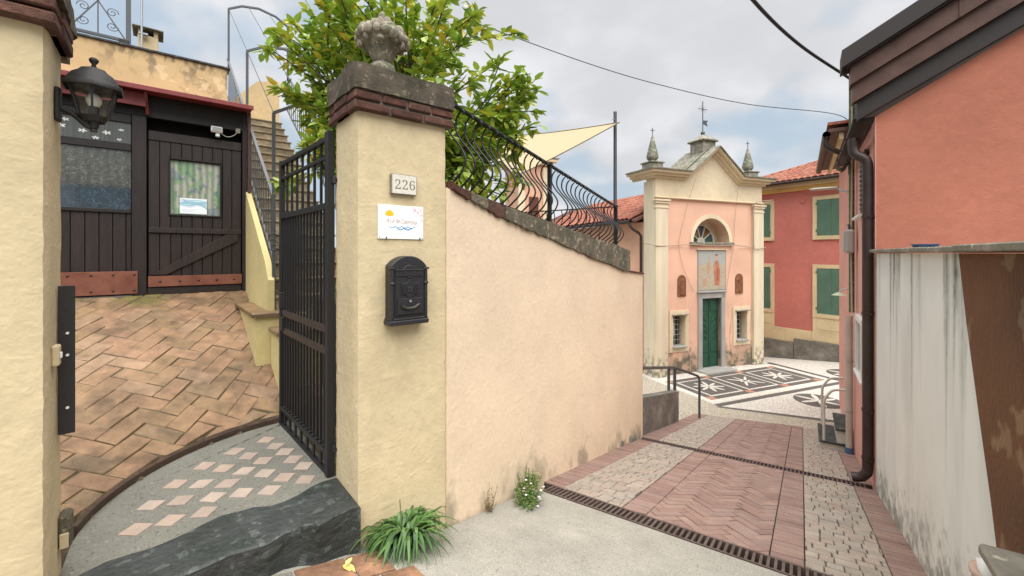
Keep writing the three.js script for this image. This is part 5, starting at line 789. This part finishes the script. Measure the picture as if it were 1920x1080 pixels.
{ // cables on the chapel front
  const c = (label, pts, r = 0.014) => { const P = pts.map(([u, y, z]) => fp('chapel', u, y, z)); return one('wall_cable', tube(P, r, 60, 5), mat([0.36, 0.27, 0.21]), label, 'cable', 'cables on the chapel front'); };
  c('cable crossing the chapel front below the fan light', [[-0.5, 1.92, 0.1], [0.1, 1.83, 0.1], [0.9, 1.86, 0.06], [1.4, 1.88, 0.14], [2.35, 1.84, 0.16], [3.25, 1.87, 0.14], [4.0, 1.82, 0.06], [4.24, 1.86, 0.12]]);
  c('cable hanging from the cornice down past the painting on the chapel', [[1.5, 4.0, 0.2], [1.3, 3.3, 0.08], [1.0, 2.2, 0.04], [0.93, 1.88, 0.04], [1.1, 1.2, 0.04], [1.55, 0.35, 0.04]], 0.006);
  c('cable dropping right of the fan light to the chapel door', [[3.45, 3.9, 0.12], [3.38, 2.8, 0.05], [3.3, 1.86, 0.05], [3.1, 0.9, 0.04], [2.98, 0.3, 0.04]], 0.006);
  c('cable running down the right pilaster of the chapel', [[4.9, 3.45, 0.3], [4.2, 3.3, 0.14], [4.18, 2.6, 0.12], [4.19, 1.9, 0.12], [4.25, 1.75, 0.13], [4.75, 1.8, 0.14]]);
}
{ // church tower glimpsed through the railing
  const o = G('church_tower', 'world', 0.75, -3, -22, 'pink church tower with pointed pinnacle seen behind the railing', 'tower'); o.rotation.y = 0.39;
  M('shaft', bx(1.7, 9.0, 1.7, 0, 0, 0, 0.02), K.chapelPink, o); for (const s of [-1, 1]) M('corner_pilaster', bx(0.36, 8.9, 0.12, s * 0.67, 0, 0.88), K.chapelCream, o); M('panel', bx(0.5, 2.0, 0.06, 0, 5.4, 0.88, 0.01), K.capBrick, o); M('cornice', [bx(2.0, 0.16, 2.0, 0, 9.0, 0), bx(2.4, 0.14, 2.4, 0, 9.165, 0)], K.chapelCream, o); M('cornice_slate', bx(2.5, 0.05, 2.5, 0, 9.31, 0), K.slateGrey, o); M('pinnacle', [bx(0.6, 0.4, 0.6, -0.55, 9.36, 0), lathe([[0, 0], [0.2, 0.05], [0.25, 0.25], [0.1, 1.0], [0, 1.3]], 8).translate(-0.55, 9.76, 0)], K.slateGrey, o);
}
// ---------------------------------------------------------------- red house with green shutters
{
  const B = -2.8, o = G('red_house', 'red', 0, B, 0, 'red house with closed green shutters and tiled hip roof', 'house'), Y = (y) => y - B;
  M('wall', [bx(7.5, Y(4.3), 0.3, 0.35, 0, -0.15)], K.red, o); M('side_wall', bx(0.3, Y(4.3), 6, -3.25, 0, -3.32), K.red, o);
  M('plinth', [bx(2.1, 0.95, 0.1, -2.3, 0, 0.06, 0.01), bx(5.3, 1.12, 0.1, 1.42, 0, 0.06, 0.01)], K.greyConcrete, o);
  const bb = (x0, x1, y0, y1, d, nm, m = K.redCream) => M(nm, bx(x1 - x0, y1 - y0, d, (x0 + x1) / 2, Y(y0), d / 2 + 0.002, 0.005), m, o);
  for (let i = 0; i < 8; i++) { const x0 = -3.4 + i * 0.92; bb(x0, x0 + 0.912, i < 3 ? -1.84 : -1.67, -1.33 - (i % 2) * 0.0, 0.035, 'base_block'); }
  for (const [c, y0, y1, low] of [[-0.02, 2.25, 3.58, 0], [-2.57, 2.25, 3.58, 0], [-0.02, -0.64, 1.04, 1], [-2.57, -0.64, 1.04, 1]]) {
    const w = 0.45, f = 0.14, g = new THREE.Group(); g.name = 'window'; o.add(g); const wb = (x0, x1, a, b, z0, d, nm, m) => M(nm, bx(x1 - x0, b - a, d, c + (x0 + x1) / 2, Y(a), z0 + d / 2, 0.005), m, g);
    wb(-w - f, -w - 0.002, y0 - f, y1 + f, 0.002, 0.05, 'frame', K.redCream); wb(w + 0.002, w + f, y0 - f, y1 + f, 0.002, 0.05, 'frame', K.redCream); wb(-w, w, y1, y1 + f, 0.002, 0.05, 'frame', K.redCream); wb(-w, w, y0 - f, y0, 0.002, 0.06, 'sill', K.redCream);
    for (const s of [-1, 1]) { const sh = wb(Math.min(0, s * w) + 0.006, Math.max(0, s * w) - 0.006, y0 + 0.006, y1 - 0.006, 0.004, 0.035, 'shutter', K.greenShutter); const n = Math.floor((y1 - y0 - 0.2) / 0.065); M('louvres', [...Array(n)].map((_, i) => bx(w - 0.11, 0.05, 0.006, c + s * w / 2, Y(y0 + 0.1 + i * 0.065), 0.042)), K.greenShutter, sh); for (const y of [y0 + 0.15, y1 - 0.18]) M('hinge', bx(0.03, 0.09, 0.05, c + s * (w + 0.01), Y(y), 0.05), K.greenShutter, sh); }
    if (low) { wb(-w - f, w + f, -1.325, y0 - f - 0.005, 0.002, 0.035, 'apron', K.redCream); wb(-w + 0.02, w - 0.02, -1.22, y0 - f - 0.12, 0.037, 0.012, 'apron_panel', K.redCream); }
  }
  bb(-3.5, 4.1, 4.0, 4.16, 0.12, 'cornice', mat([0.72, 0.47, 0.16], { ...plasterOpt, bs: 0.002 })); bb(-3.5, 4.1, 4.162, 4.3, 0.26, 'cornice'); M('eave_board', bx(7.9, 0.05, 0.5, 0.3, Y(4.305), 0.12), K.roofDark, o);
  const e0 = Y(4.37), up = V(0, 0.40, -1).normalize(), hipK = 1 / up.z * -1;
  { const P = [], f = (...v) => P.push(...v.flatMap((q) => [q.x, q.y, q.z])), a = V(-3.75, e0 - 0.02, 0.42), b = V(4.3, e0 - 0.02, 0.42), c = V(0.05, e0 + 1.5, -3.38), d = V(4.3, e0 + 1.5, -3.38), e = V(-3.75, e0 - 0.02, -7.2); f(a, b, d, a, d, c, a, c, e, c, d, e); const g = new THREE.BufferGeometry(); g.setAttribute('position', new THREE.Float32BufferAttribute(P, 3)); g.computeVertexNormals(); M('roof_deck', boxUV(g), mat([0.16, 0.06, 0.04]), o); }
  tiles(o, V(-3.7, e0, 0.44), V(1, 0, 0), up, 30, 12, (x, r) => x > r * 0.93 - 0.05 && x > 0.3 && x < 6.2);
  const rd = V(3.8, 1.52, -3.8).normalize(); for (let i = 0; i < 15; i++) { const t = M('hip_tile', pantile, pick(K.tile), o); t.position.set(-3.75, e0 + 0.04, 0.42).addScaledVector(rd, i * 0.36); t.quaternion.setFromRotationMatrix(new THREE.Matrix4().lookAt(V(0, 0, 0), rd, V(0, 1, 0))); t.scale.setScalar(1.1); }
  M('gutter', tube([V(-3.7, e0 - 0.05, 0.46), V(4.2, e0 - 0.05, 0.46)], 0.05, 3, 8), K.pipeBrown, o);
  M('vent_cover', boxUV(new THREE.CylinderGeometry(0.07, 0.07, 0.06, 14).rotateX(Math.PI / 2).translate(-0.93, Y(3.6), 0.03)), K.red, o);
}
// ---------------------------------------------------------------- house on the right: gable end, street front, roof verge, gutter
{
  const o = G('orange_house', 'gable', 0, -2.6, 0, 'orange house with copper roof verge beside the white wall', 'house'), Y = (y) => y + 2.6, sl = 0.6;
  M('gable_wall', plate(shp([[0.0, 0], [4, 0], [4, Y(3.13 + 4 * sl)], [0, Y(3.13)]]), 0.3, 0), K.orange, o);
  const q = new THREE.Group(); q.name = 'street_front'; q.rotation.y = -Math.PI / 2; o.add(q);   // x: towards the alley end, local +x of this group runs from far to near
  M('front_wall', bx(3.05, Y(3.12), 0.28, -1.83, 0, -0.145), K.pink, q); M('corner_strip', bx(0.305, Y(3.12), 0.006, -0.152, 0, 0.002), K.pink, q);
  const verge = (a, b, z0, z1, m, nm, x0 = -0.3) => { const y0 = 3.02 - 0.3 * 0, L = 4.2, f = (x) => Y(3.05 + (x + 0.24) * sl * 0.94), g = plate(shp([[x0, f(x0) + a], [L, f(L) + a], [L, f(L) + b], [x0, f(x0) + b]]), z1 - z0, z1); return M(nm, g, m, o); };
  verge(0, 0.21, 0.01, 0.1, K.roofDark, 'verge_board', -0.17); verge(0.211, 0.41, 0.01, 0.16, K.copperDull, 'verge_copper', -0.22); verge(0.411, 0.61, 0.01, 0.22, K.copperDull, 'verge_copper', -0.24); verge(0.611, 0.63, 0.0, 0.29, K.roofDark, 'verge_drip', -0.28); verge(0.631, 0.82, 0.0, 0.32, K.roofDark, 'roof_edge', -0.32); verge(0.5, 0.8, -5, -0.002, K.roofDark, 'roof_slab', 0.0);
  M('verge_seam', bx(0.025, 0.2, 0.012, 0.62, Y(3.05 + 0.86 * sl * 0.94) + 0.41, 0.222), K.copperDull, o);
  // gutter hangs under the street eave, open at the far end
  const gut = new THREE.CylinderGeometry(0.075, 0.075, 2.5, 16, 1, true, Math.PI / 2, Math.PI); gut.rotateZ(Math.PI / 2); { const p = gut.attributes.position; for (let i = 0; i < p.count; i++) if (p.getY(i) > 0) p.setY(i, -p.getY(i)); } gut.computeVertexNormals(); gut.translate(-1.2, Y(2.98), 0.17); M('gutter', boxUV(gut), K.pipeBrown, q); M('gutter_leaves', [...Array(8)].map((_, i) => bx(0.012, 0.05, 0.012, -2.43 + rr(0, 0.02), Y(2.92) + rr(0, 0.01), 0.12 + i * 0.014)), mat([0.07, 0.11, 0.04]), q);
  for (const x of [-0.3, -1.0, -1.7]) M('gutter_bracket', tube([V(x, Y(3.0), 0.085), V(x, Y(2.91), 0.12), V(x, Y(2.895), 0.17), V(x, Y(2.91), 0.22), V(x, Y(3.0), 0.255)], 0.008, 14, 5), K.pipeBrown, q);
  M('soffit', bx(3.0, 0.04, 0.2, -1.55, Y(3.1), 0.1), K.roofDark, q);
  const pipe = [V(-0.1, Y(2.93), 0.19), V(-0.1, Y(2.82), 0.19), V(-0.09, Y(2.74), 0.17), V(-0.08, Y(2.68), 0.09), V(-0.08, Y(2.6), 0.065), V(-0.08, Y(2.2), 0.062), V(-0.08, Y(0.5), 0.062), V(-0.08, Y(-0.78), 0.062), V(-0.08, Y(-0.9), 0.075), V(-0.09, Y(-0.97), 0.12), V(-0.1, Y(-0.99), 0.2)];
  M('downpipe', tube(pipe, 0.052, 90, 14, 0.35), K.pipeBrown, q); for (const y of [2.0, 0.9, -0.2, -0.75]) M('pipe_clip', [cy(0.058, 0.058, 0.03, -0.08, Y(y), 0.062, 14), bar(V(-0.02, Y(y) + 0.015, 0.06), V(0.02, Y(y) + 0.015, 0.03), 0.012)], K.pipeBrown, q);
  const sh = M('shutter', bx(0.5, 0.76, 0.03, -0.85, Y(2.13), 0.025, 0.003), mat([0.03, 0.05, 0.035], { rough: 0.6 }), q); M('louvres', [...Array(11)].map((_, i) => bx(0.42, 0.03, 0.02, -0.85, Y(2.17) + i * 0.062, 0.042)), mat([0.03, 0.05, 0.035], { rough: 0.6 }), sh);
  M('window_sill', bx(0.8, 0.035, 0.1, -1.2, Y(2.07), 0.04, 0.004), K.white, q);
  for (const [x0, x1, y0, y1] of [[-1.75, -0.95, -0.08, 0.72]]) { const w = new THREE.Group(); w.name = 'window'; q.add(w); M('frame', [bx(0.07, y1 - y0, 0.05, x0 + 0.035, Y(y0), 0.02), bx(0.07, y1 - y0, 0.05, x1 - 0.035, Y(y0), 0.02), bx(x1 - x0 - 0.14, 0.07, 0.05, (x0 + x1) / 2, Y(y1) - 0.07, 0.02)], K.white, w); M('pane', bx(x1 - x0 - 0.14, y1 - y0 - 0.1, 0.01, (x0 + x1) / 2, Y(y0) + 0.02, 0.008), mat([0.3, 0.3, 0.28], { rough: 0.2 }), w); M('sill', bx(x1 - x0 + 0.06, 0.035, 0.06, (x0 + x1) / 2, Y(y0) - 0.035, 0.03, 0.004), K.white, w); }
}
{ // next house down the street: only its eave and roof corner show
  const o = G('neighbour_house', 'street', -5.4, -2.6, -0.1, 'house with brown eave and gutter beyond the orange house', 'house');
  M('wall', bx(4.0, 6.35, 0.3, 0, 0, -0.15), K.pink, o); M('eave', bx(4.2, 0.07, 0.75, 0, 6.36, 0.02, 0.006), K.copperDull, o); M('soffit_board', bx(4.1, 0.12, 0.06, 0, 6.235, 0.2), K.redCream, o); M('gutter', tube([V(-2.1, 6.33, 0.42), V(2.12, 6.33, 0.42)], 0.06, 3, 10), K.pipeBrown, o); M('gutter_outlet', tube([V(2.05, 6.3, 0.42), V(2.05, 6.12, 0.4), V(2.0, 5.9, 0.1), V(2.0, 5.6, 0.06)], 0.045, 24, 10), K.pipeBrown, o);
  M('roof', bx(4.2, 0.05, 1.6, 0, 6.5, -0.4), K.tile[0], o);
}
{ // white garden wall with brown plaster end and slate capping
  const o = G('white_wall', 'street', 0.02, -2.4, 0.0, 'weather streaked white garden wall with slate capping below the orange house', 'wall'), Y = (y) => y + 2.4;
  const t = tex(1024, 1024, (x, y) => {
    const yy = y * 2.7, m = 0.91 + 0.06 * fb(x * 3, y * 1.6, 5, 4, 181), top = 1 - y;       // x: 0..3.7 m along, y: 2.7 m up
    const col = fb(x * 2 + 0.012 * fb(x, y * 3, 9, 2, 186), 0.37, 14, 3, 185), len = 0.08 + 0.75 * Math.pow(fb(x * 4, 0.81, 9, 3, 187), 2.2);
    let s = sst(0.53, 0.74, col) * sst(len, 0.0, top) * (0.25 + 0.45 * fb(x * 3, y * 2, 26, 3, 189));
    s += 0.05 * sst(0.45, 0.75, fb(x * 2, y * 0.4, 8, 4, 191));
    const gy = (-0.98 + x * 0.215 * 3.7 + 1.04) / 2.7 - 0.0; const h = yy - (0.02 + x * 3.7 * 0.24);
    s += sst(0.45, 0.0, h + 0.5 * (fb(x * 4, y * 3, 14, 4, 193) - 0.5)) * 0.36 * sst(0.35, 0.65, fb(x * 5, y * 3.6, 7, 4, 197)); s = Math.min(0.85, s); void gy;
    return [m * (1 - s), m * (1 - 0.97 * s), m * 0.975 * (1 - 1.02 * s)];
  });
  const wm = new THREE.MeshStandardMaterial({ color: lin([0.87, 0.90, 0.92]), map: t, roughness: 0.93 });
  const slope = [[3.07, Y(1.6)], [3.2, Y(1.25)], [3.38, Y(0.85)], [3.52, Y(0.55)], [3.62, Y(0.3)], [3.78, Y(-0.4)]];
  const g1 = plate(shp([[0.0, 0], [3.8, 0], ...[...slope].reverse(), [0.0, Y(1.6)]]), 0.25, 0); M('white_plaster', planarUV(g1, 0, Y(-1.1), 3.7, 2.7), wm, o);
  const bt = tex(512, 512, (x, y) => { const a = fb(x, y, 4, 5, 211), b = fb(x, y, 10, 4, 213), c = fb(x, y, 3, 3, 217); let r = 0.28 + 0.2 * a, g = 0.185 + 0.13 * a, bl = 0.11 + 0.08 * a; const mo = sst(0.52, 0.66, c); r = r * (1 - 0.3 * mo) + 0.02 * mo; g = g * (1 - 0.05 * mo) + 0.03 * mo; bl *= 1 - 0.4 * mo; const gr = sst(0.62, 0.68, b); r += gr * 0.1; g += gr * 0.13; bl += gr * 0.13; return [r, g, bl]; });
  const g2 = plate(shp([[3.802, 0], [6.2, 0], [6.2, Y(1.6)], ...slope.map(([x, y]) => [x + 0.002, y])]), 0.24, 0.012); M('brown_plaster', planarUV(g2, 3, 0, 2.2, 2.2), new THREE.MeshStandardMaterial({ map: bt, roughness: 0.95, bumpMap: BP.rough, bumpScale: 0.006 }), o);
  let x = 0.0; for (let i = 0; i < 8; i++) { const L = rr(0.6, 0.9); M('capping_slate', bx(L - 0.006, 0.035, 0.34, x + L / 2, Y(1.602) + rr(0, 0.006), -0.11, 0.006), K.slateGrey, o); x += L; }
}
{
  const o = G('blue_bowl', 'street', 1.5, 1.645, -0.14, 'shallow blue plastic bowl on the slate capping of the white wall', 'bowl'); M('bowl', lathe([[0.0, 0], [0.07, 0], [0.085, 0.025], [0.09, 0.03], [0.082, 0.03], [0.066, 0.008], [0, 0.008]], 22), mat([0.05, 0.11, 0.26], { rough: 0.4 }), o);
  const b = G('slate_bench', 'street', 4.355, 0.0, 0.06, 'rough stone bench topped with a slate slab against the brown wall end', 'bench'); M('seat_slab', bx(0.78, 0.045, 0.14, 0, 0.5, 0.02, 0.01), K.slateGrey, b); M('support', [bx(0.12, 0.8, 0.08, -0.2, -0.3, 0, 0.01), bx(0.12, 0.8, 0.08, 0.2, -0.3, 0, 0.01)], K.coping, b);
  const p = G('flower_pot', 'street', 3.91, 0.17, 0.085, 'pale pink pot with crumpled white wrapping beside the slate bench', 'pot'); M('pot', lathe([[0, 0], [0.06, 0], [0.08, 0.26], [0.088, 0.27], [0.088, 0.29], [0.075, 0.29], [0, 0.27]], 18), mat([0.6, 0.42, 0.34], { map: T.mottle, size: 0.3 }), p); { const g = new THREE.SphereGeometry(0.07, 12, 9), q = g.attributes.position; for (let i = 0; i < q.count; i++) { const k = 1 + 0.4 * perlin.noise(q.getX(i) * 40, q.getY(i) * 40, q.getZ(i) * 40); q.setXYZ(i, q.getX(i) * k, q.getY(i) * k * 0.7, q.getZ(i) * k); } g.computeVertexNormals(); g.translate(0.02, 0.3, 0); M('wrapping', boxUV(g), K.white, p); } p.scale.setScalar(0.85); M('plinth', bx(0.12, 0.5, 0.12, 0, -0.51, 0, 0.01), K.coping, p);
}
// ---------------------------------------------------------------- street fittings on the right
{
  const gy = (u, z) => { const p = fp('street', u, 0, z); return rampY(p.x, p.z); };
  const s = G('entry_steps', 'street', -2.95, gy(-2.95, 0.4) - 0.05, 0.22, 'two slate topped entry steps with a cream tube rail', 'steps'); M('lower_step', [bx(0.8, 0.24, 0.42, 0, 0, 0)], K.offWhite, s); M('lower_tread', bx(0.86, 0.035, 0.44, 0, 0.241, 0.01, 0.006), K.slate, s); M('upper_step', bx(0.8, 0.2, 0.2, 0, 0.278, -0.11), K.offWhite, s); M('upper_tread', bx(0.86, 0.035, 0.22, 0, 0.479, -0.1, 0.006), K.slate, s);
  const hr = (x) => M('tube_rail', tube([V(x, 0.27, 0.16), V(x, 0.85, 0.16), V(x, 0.98, 0.14), V(x, 1.12, 0.04), V(x, 1.16, -0.15)], 0.02, 40, 8, 0.4), K.offWhite, s); hr(0.4); hr(-0.4);
  const p = G('service_pipe', 'street', -2.36, gy(-2.36, 0.07) - 0.03, 0.065, 'cream service pipe with a blue foot at the pink house corner', 'pipe'); M('pipe', cy(0.045, 0.045, 2.1, 0, 0.12, 0, 14), mat([0.55, 0.50, 0.42], { map: T.mottle, size: 0.5, rough: 0.6 }), p); M('foot_sleeve', cy(0.056, 0.056, 0.14, 0, 0, 0, 14), mat([0.06, 0.12, 0.2]), p); for (const y of [0.7, 1.5]) M('clip', cy(0.052, 0.052, 0.025, 0, y, 0, 14), K.steel, p);
  const c = G('painted_conduit', 'street', -2.08, 0.7, 0.055, 'peeling green and cream conduit running up to the roof beside the meter box', 'conduit'); M('tube', cy(0.035, 0.035, 3.7, 0, 0, 0, 12), mat([0.30, 0.33, 0.16], { map: T.lichen, size: 0.4, rough: 0.85 }), c); M('cable_run', tube([V(0.05, 0, 0), V(0.055, 1, 0.01), V(0.045, 2, 0), V(0.05, 3.6, 0)], 0.014, 30, 6), mat([0.42, 0.36, 0.27]), c);
  const m = G('meter_box', 'street', -1.98, 1.6, 0.09, 'rounded grey meter box on the pink house wall', 'meter box'); M('case', bx(0.2, 0.36, 0.12, 0, 0, 0, 0.03), mat([0.38, 0.37, 0.34], { rough: 0.5 }), m); M('cover', bx(0.15, 0.3, 0.03, 0, 0.03, 0.065, 0.012), mat([0.44, 0.43, 0.40], { rough: 0.5 }), m); M('inlet', tube([V(0, 0.36, 0), V(-0.05, 0.42, 0), V(-0.2, 0.44, 0)], 0.015, 12, 6), K.blackRough, m);
  const l = G('street_lamp', 'street', -2.1, 2.42, 0.05, 'slim white street lamp head on an arm from the conduit', 'street lamp'); M('arm', rod(V(0, 0.1, 0), V(-0.05, 0.2, 0.2), 0.016, 8), K.steel, l); const lg = lathe([[0, 0], [0.05, 0.02], [0.065, 0.12], [0.06, 0.32], [0.03, 0.38], [0, 0.385]], 16); lg.scale(1, 1, 0.35); lg.rotateX(Math.PI / 2); lg.rotateZ(Math.PI / 2 * 0); lg.translate(-0.06, 0.205, 0.15); M('head', lg, K.offWhite, l);
  const d = G('door_hood', 'street', -2.75, 0.93, 0.0, 'small pale hood lamp on the wall below the meter box', 'lamp'); const hg = new THREE.ConeGeometry(0.11, 0.06, 18, 1, true); hg.translate(0, 0, 0.17); M('shade', boxUV(hg), mat([0.55, 0.6, 0.42], { rough: 0.5 }), d); M('arm', tube([V(0, 0.05, 0), V(0, 0.08, 0.08), V(0, 0.03, 0.17)], 0.01, 14, 6), K.steel, d);
}
{ // low concrete parapet and handrail at the end of the cream wall
  const a = V(2.1, 0, -6.86), e = V(3.42, 0, -8.75), o = G('low_parapet', 'world', a.x, -1.9, a.z, 'low grey concrete parapet beyond the end of the cream wall', 'wall'); const d = e.clone().sub(a), L = d.length(); o.rotation.y = Math.atan2(-d.z, d.x);
  M('wall', plate(shp([[0.02, -0.4], [L, -0.4], [L, 0.67], [0.02, 1.17]]), 0.16, 0), K.greyConcrete, o);
  const P = (px, py, dd) => V((px - 960) / 800 * dd, 1.6 + (475 - py) / 800 * dd, -dd);
  const h = G('handrail', 'world', 0, 0, 0, 'grey steel handrail on the low concrete parapet', 'handrail');
  const t0 = V(2.2, -0.35, -7.25), t1 = V(3.45, -0.82, -9.05), t2 = V(4.12, -1.12, -9.45), base = h.position.set(3.45, -2.1, -9.05).clone(); const Lc = (v) => v.clone().sub(base);
  M('top_rail', bar(Lc(t0), Lc(t1), 0.05), K.railGrey, h); M('post', bar(Lc(t1), Lc(V(3.45, -2.1, -9.05)), 0.05), K.railGrey, h); M('post', bar(Lc(V(3.18, -0.69, -8.66)), Lc(V(3.18, -1.3, -8.66)), 0.045), K.railGrey, h); M('sloping_rail', tube([t1, t1.clone().lerp(t2, 0.5).add(V(0, 0.0, 0)), t2, t2.clone().add(V(0.03, -0.1, 0)), V(4.15, -1.6, -9.45), V(4.15, -2.15, -9.45)].map(Lc), 0.026, 40, 8, 0.2), K.railGrey, h);
  void P;
}
{ // overhead cables
  const cab = (label, pts, r) => one('overhead_cable', tube(pts.map((p) => V(...p)), r, 80, 6), K.blackRough, label, 'cable');
  cab('thick twisted cable coming down to the roof corner of the orange house', [[0.2, 4.4, -2.4], [1.66, 4.3, -3.6], [2.6, 4.33, -4.6], [3.85, 4.38, -5.7], [5.18, 4.25, -6.51]], 0.02);
  cab('thin black wire spanning the sky above the chapel', [[-0.7, 5.42, -7.0], [1.365, 5.08, -7.8], [2.94, 4.91, -8.4], [4.95, 4.75, -9.0], [7.05, 4.68, -9.4], [7.9, 4.6, -9.9]], 0.008);
}
shadow(scene);
renderer.render(scene, camera);
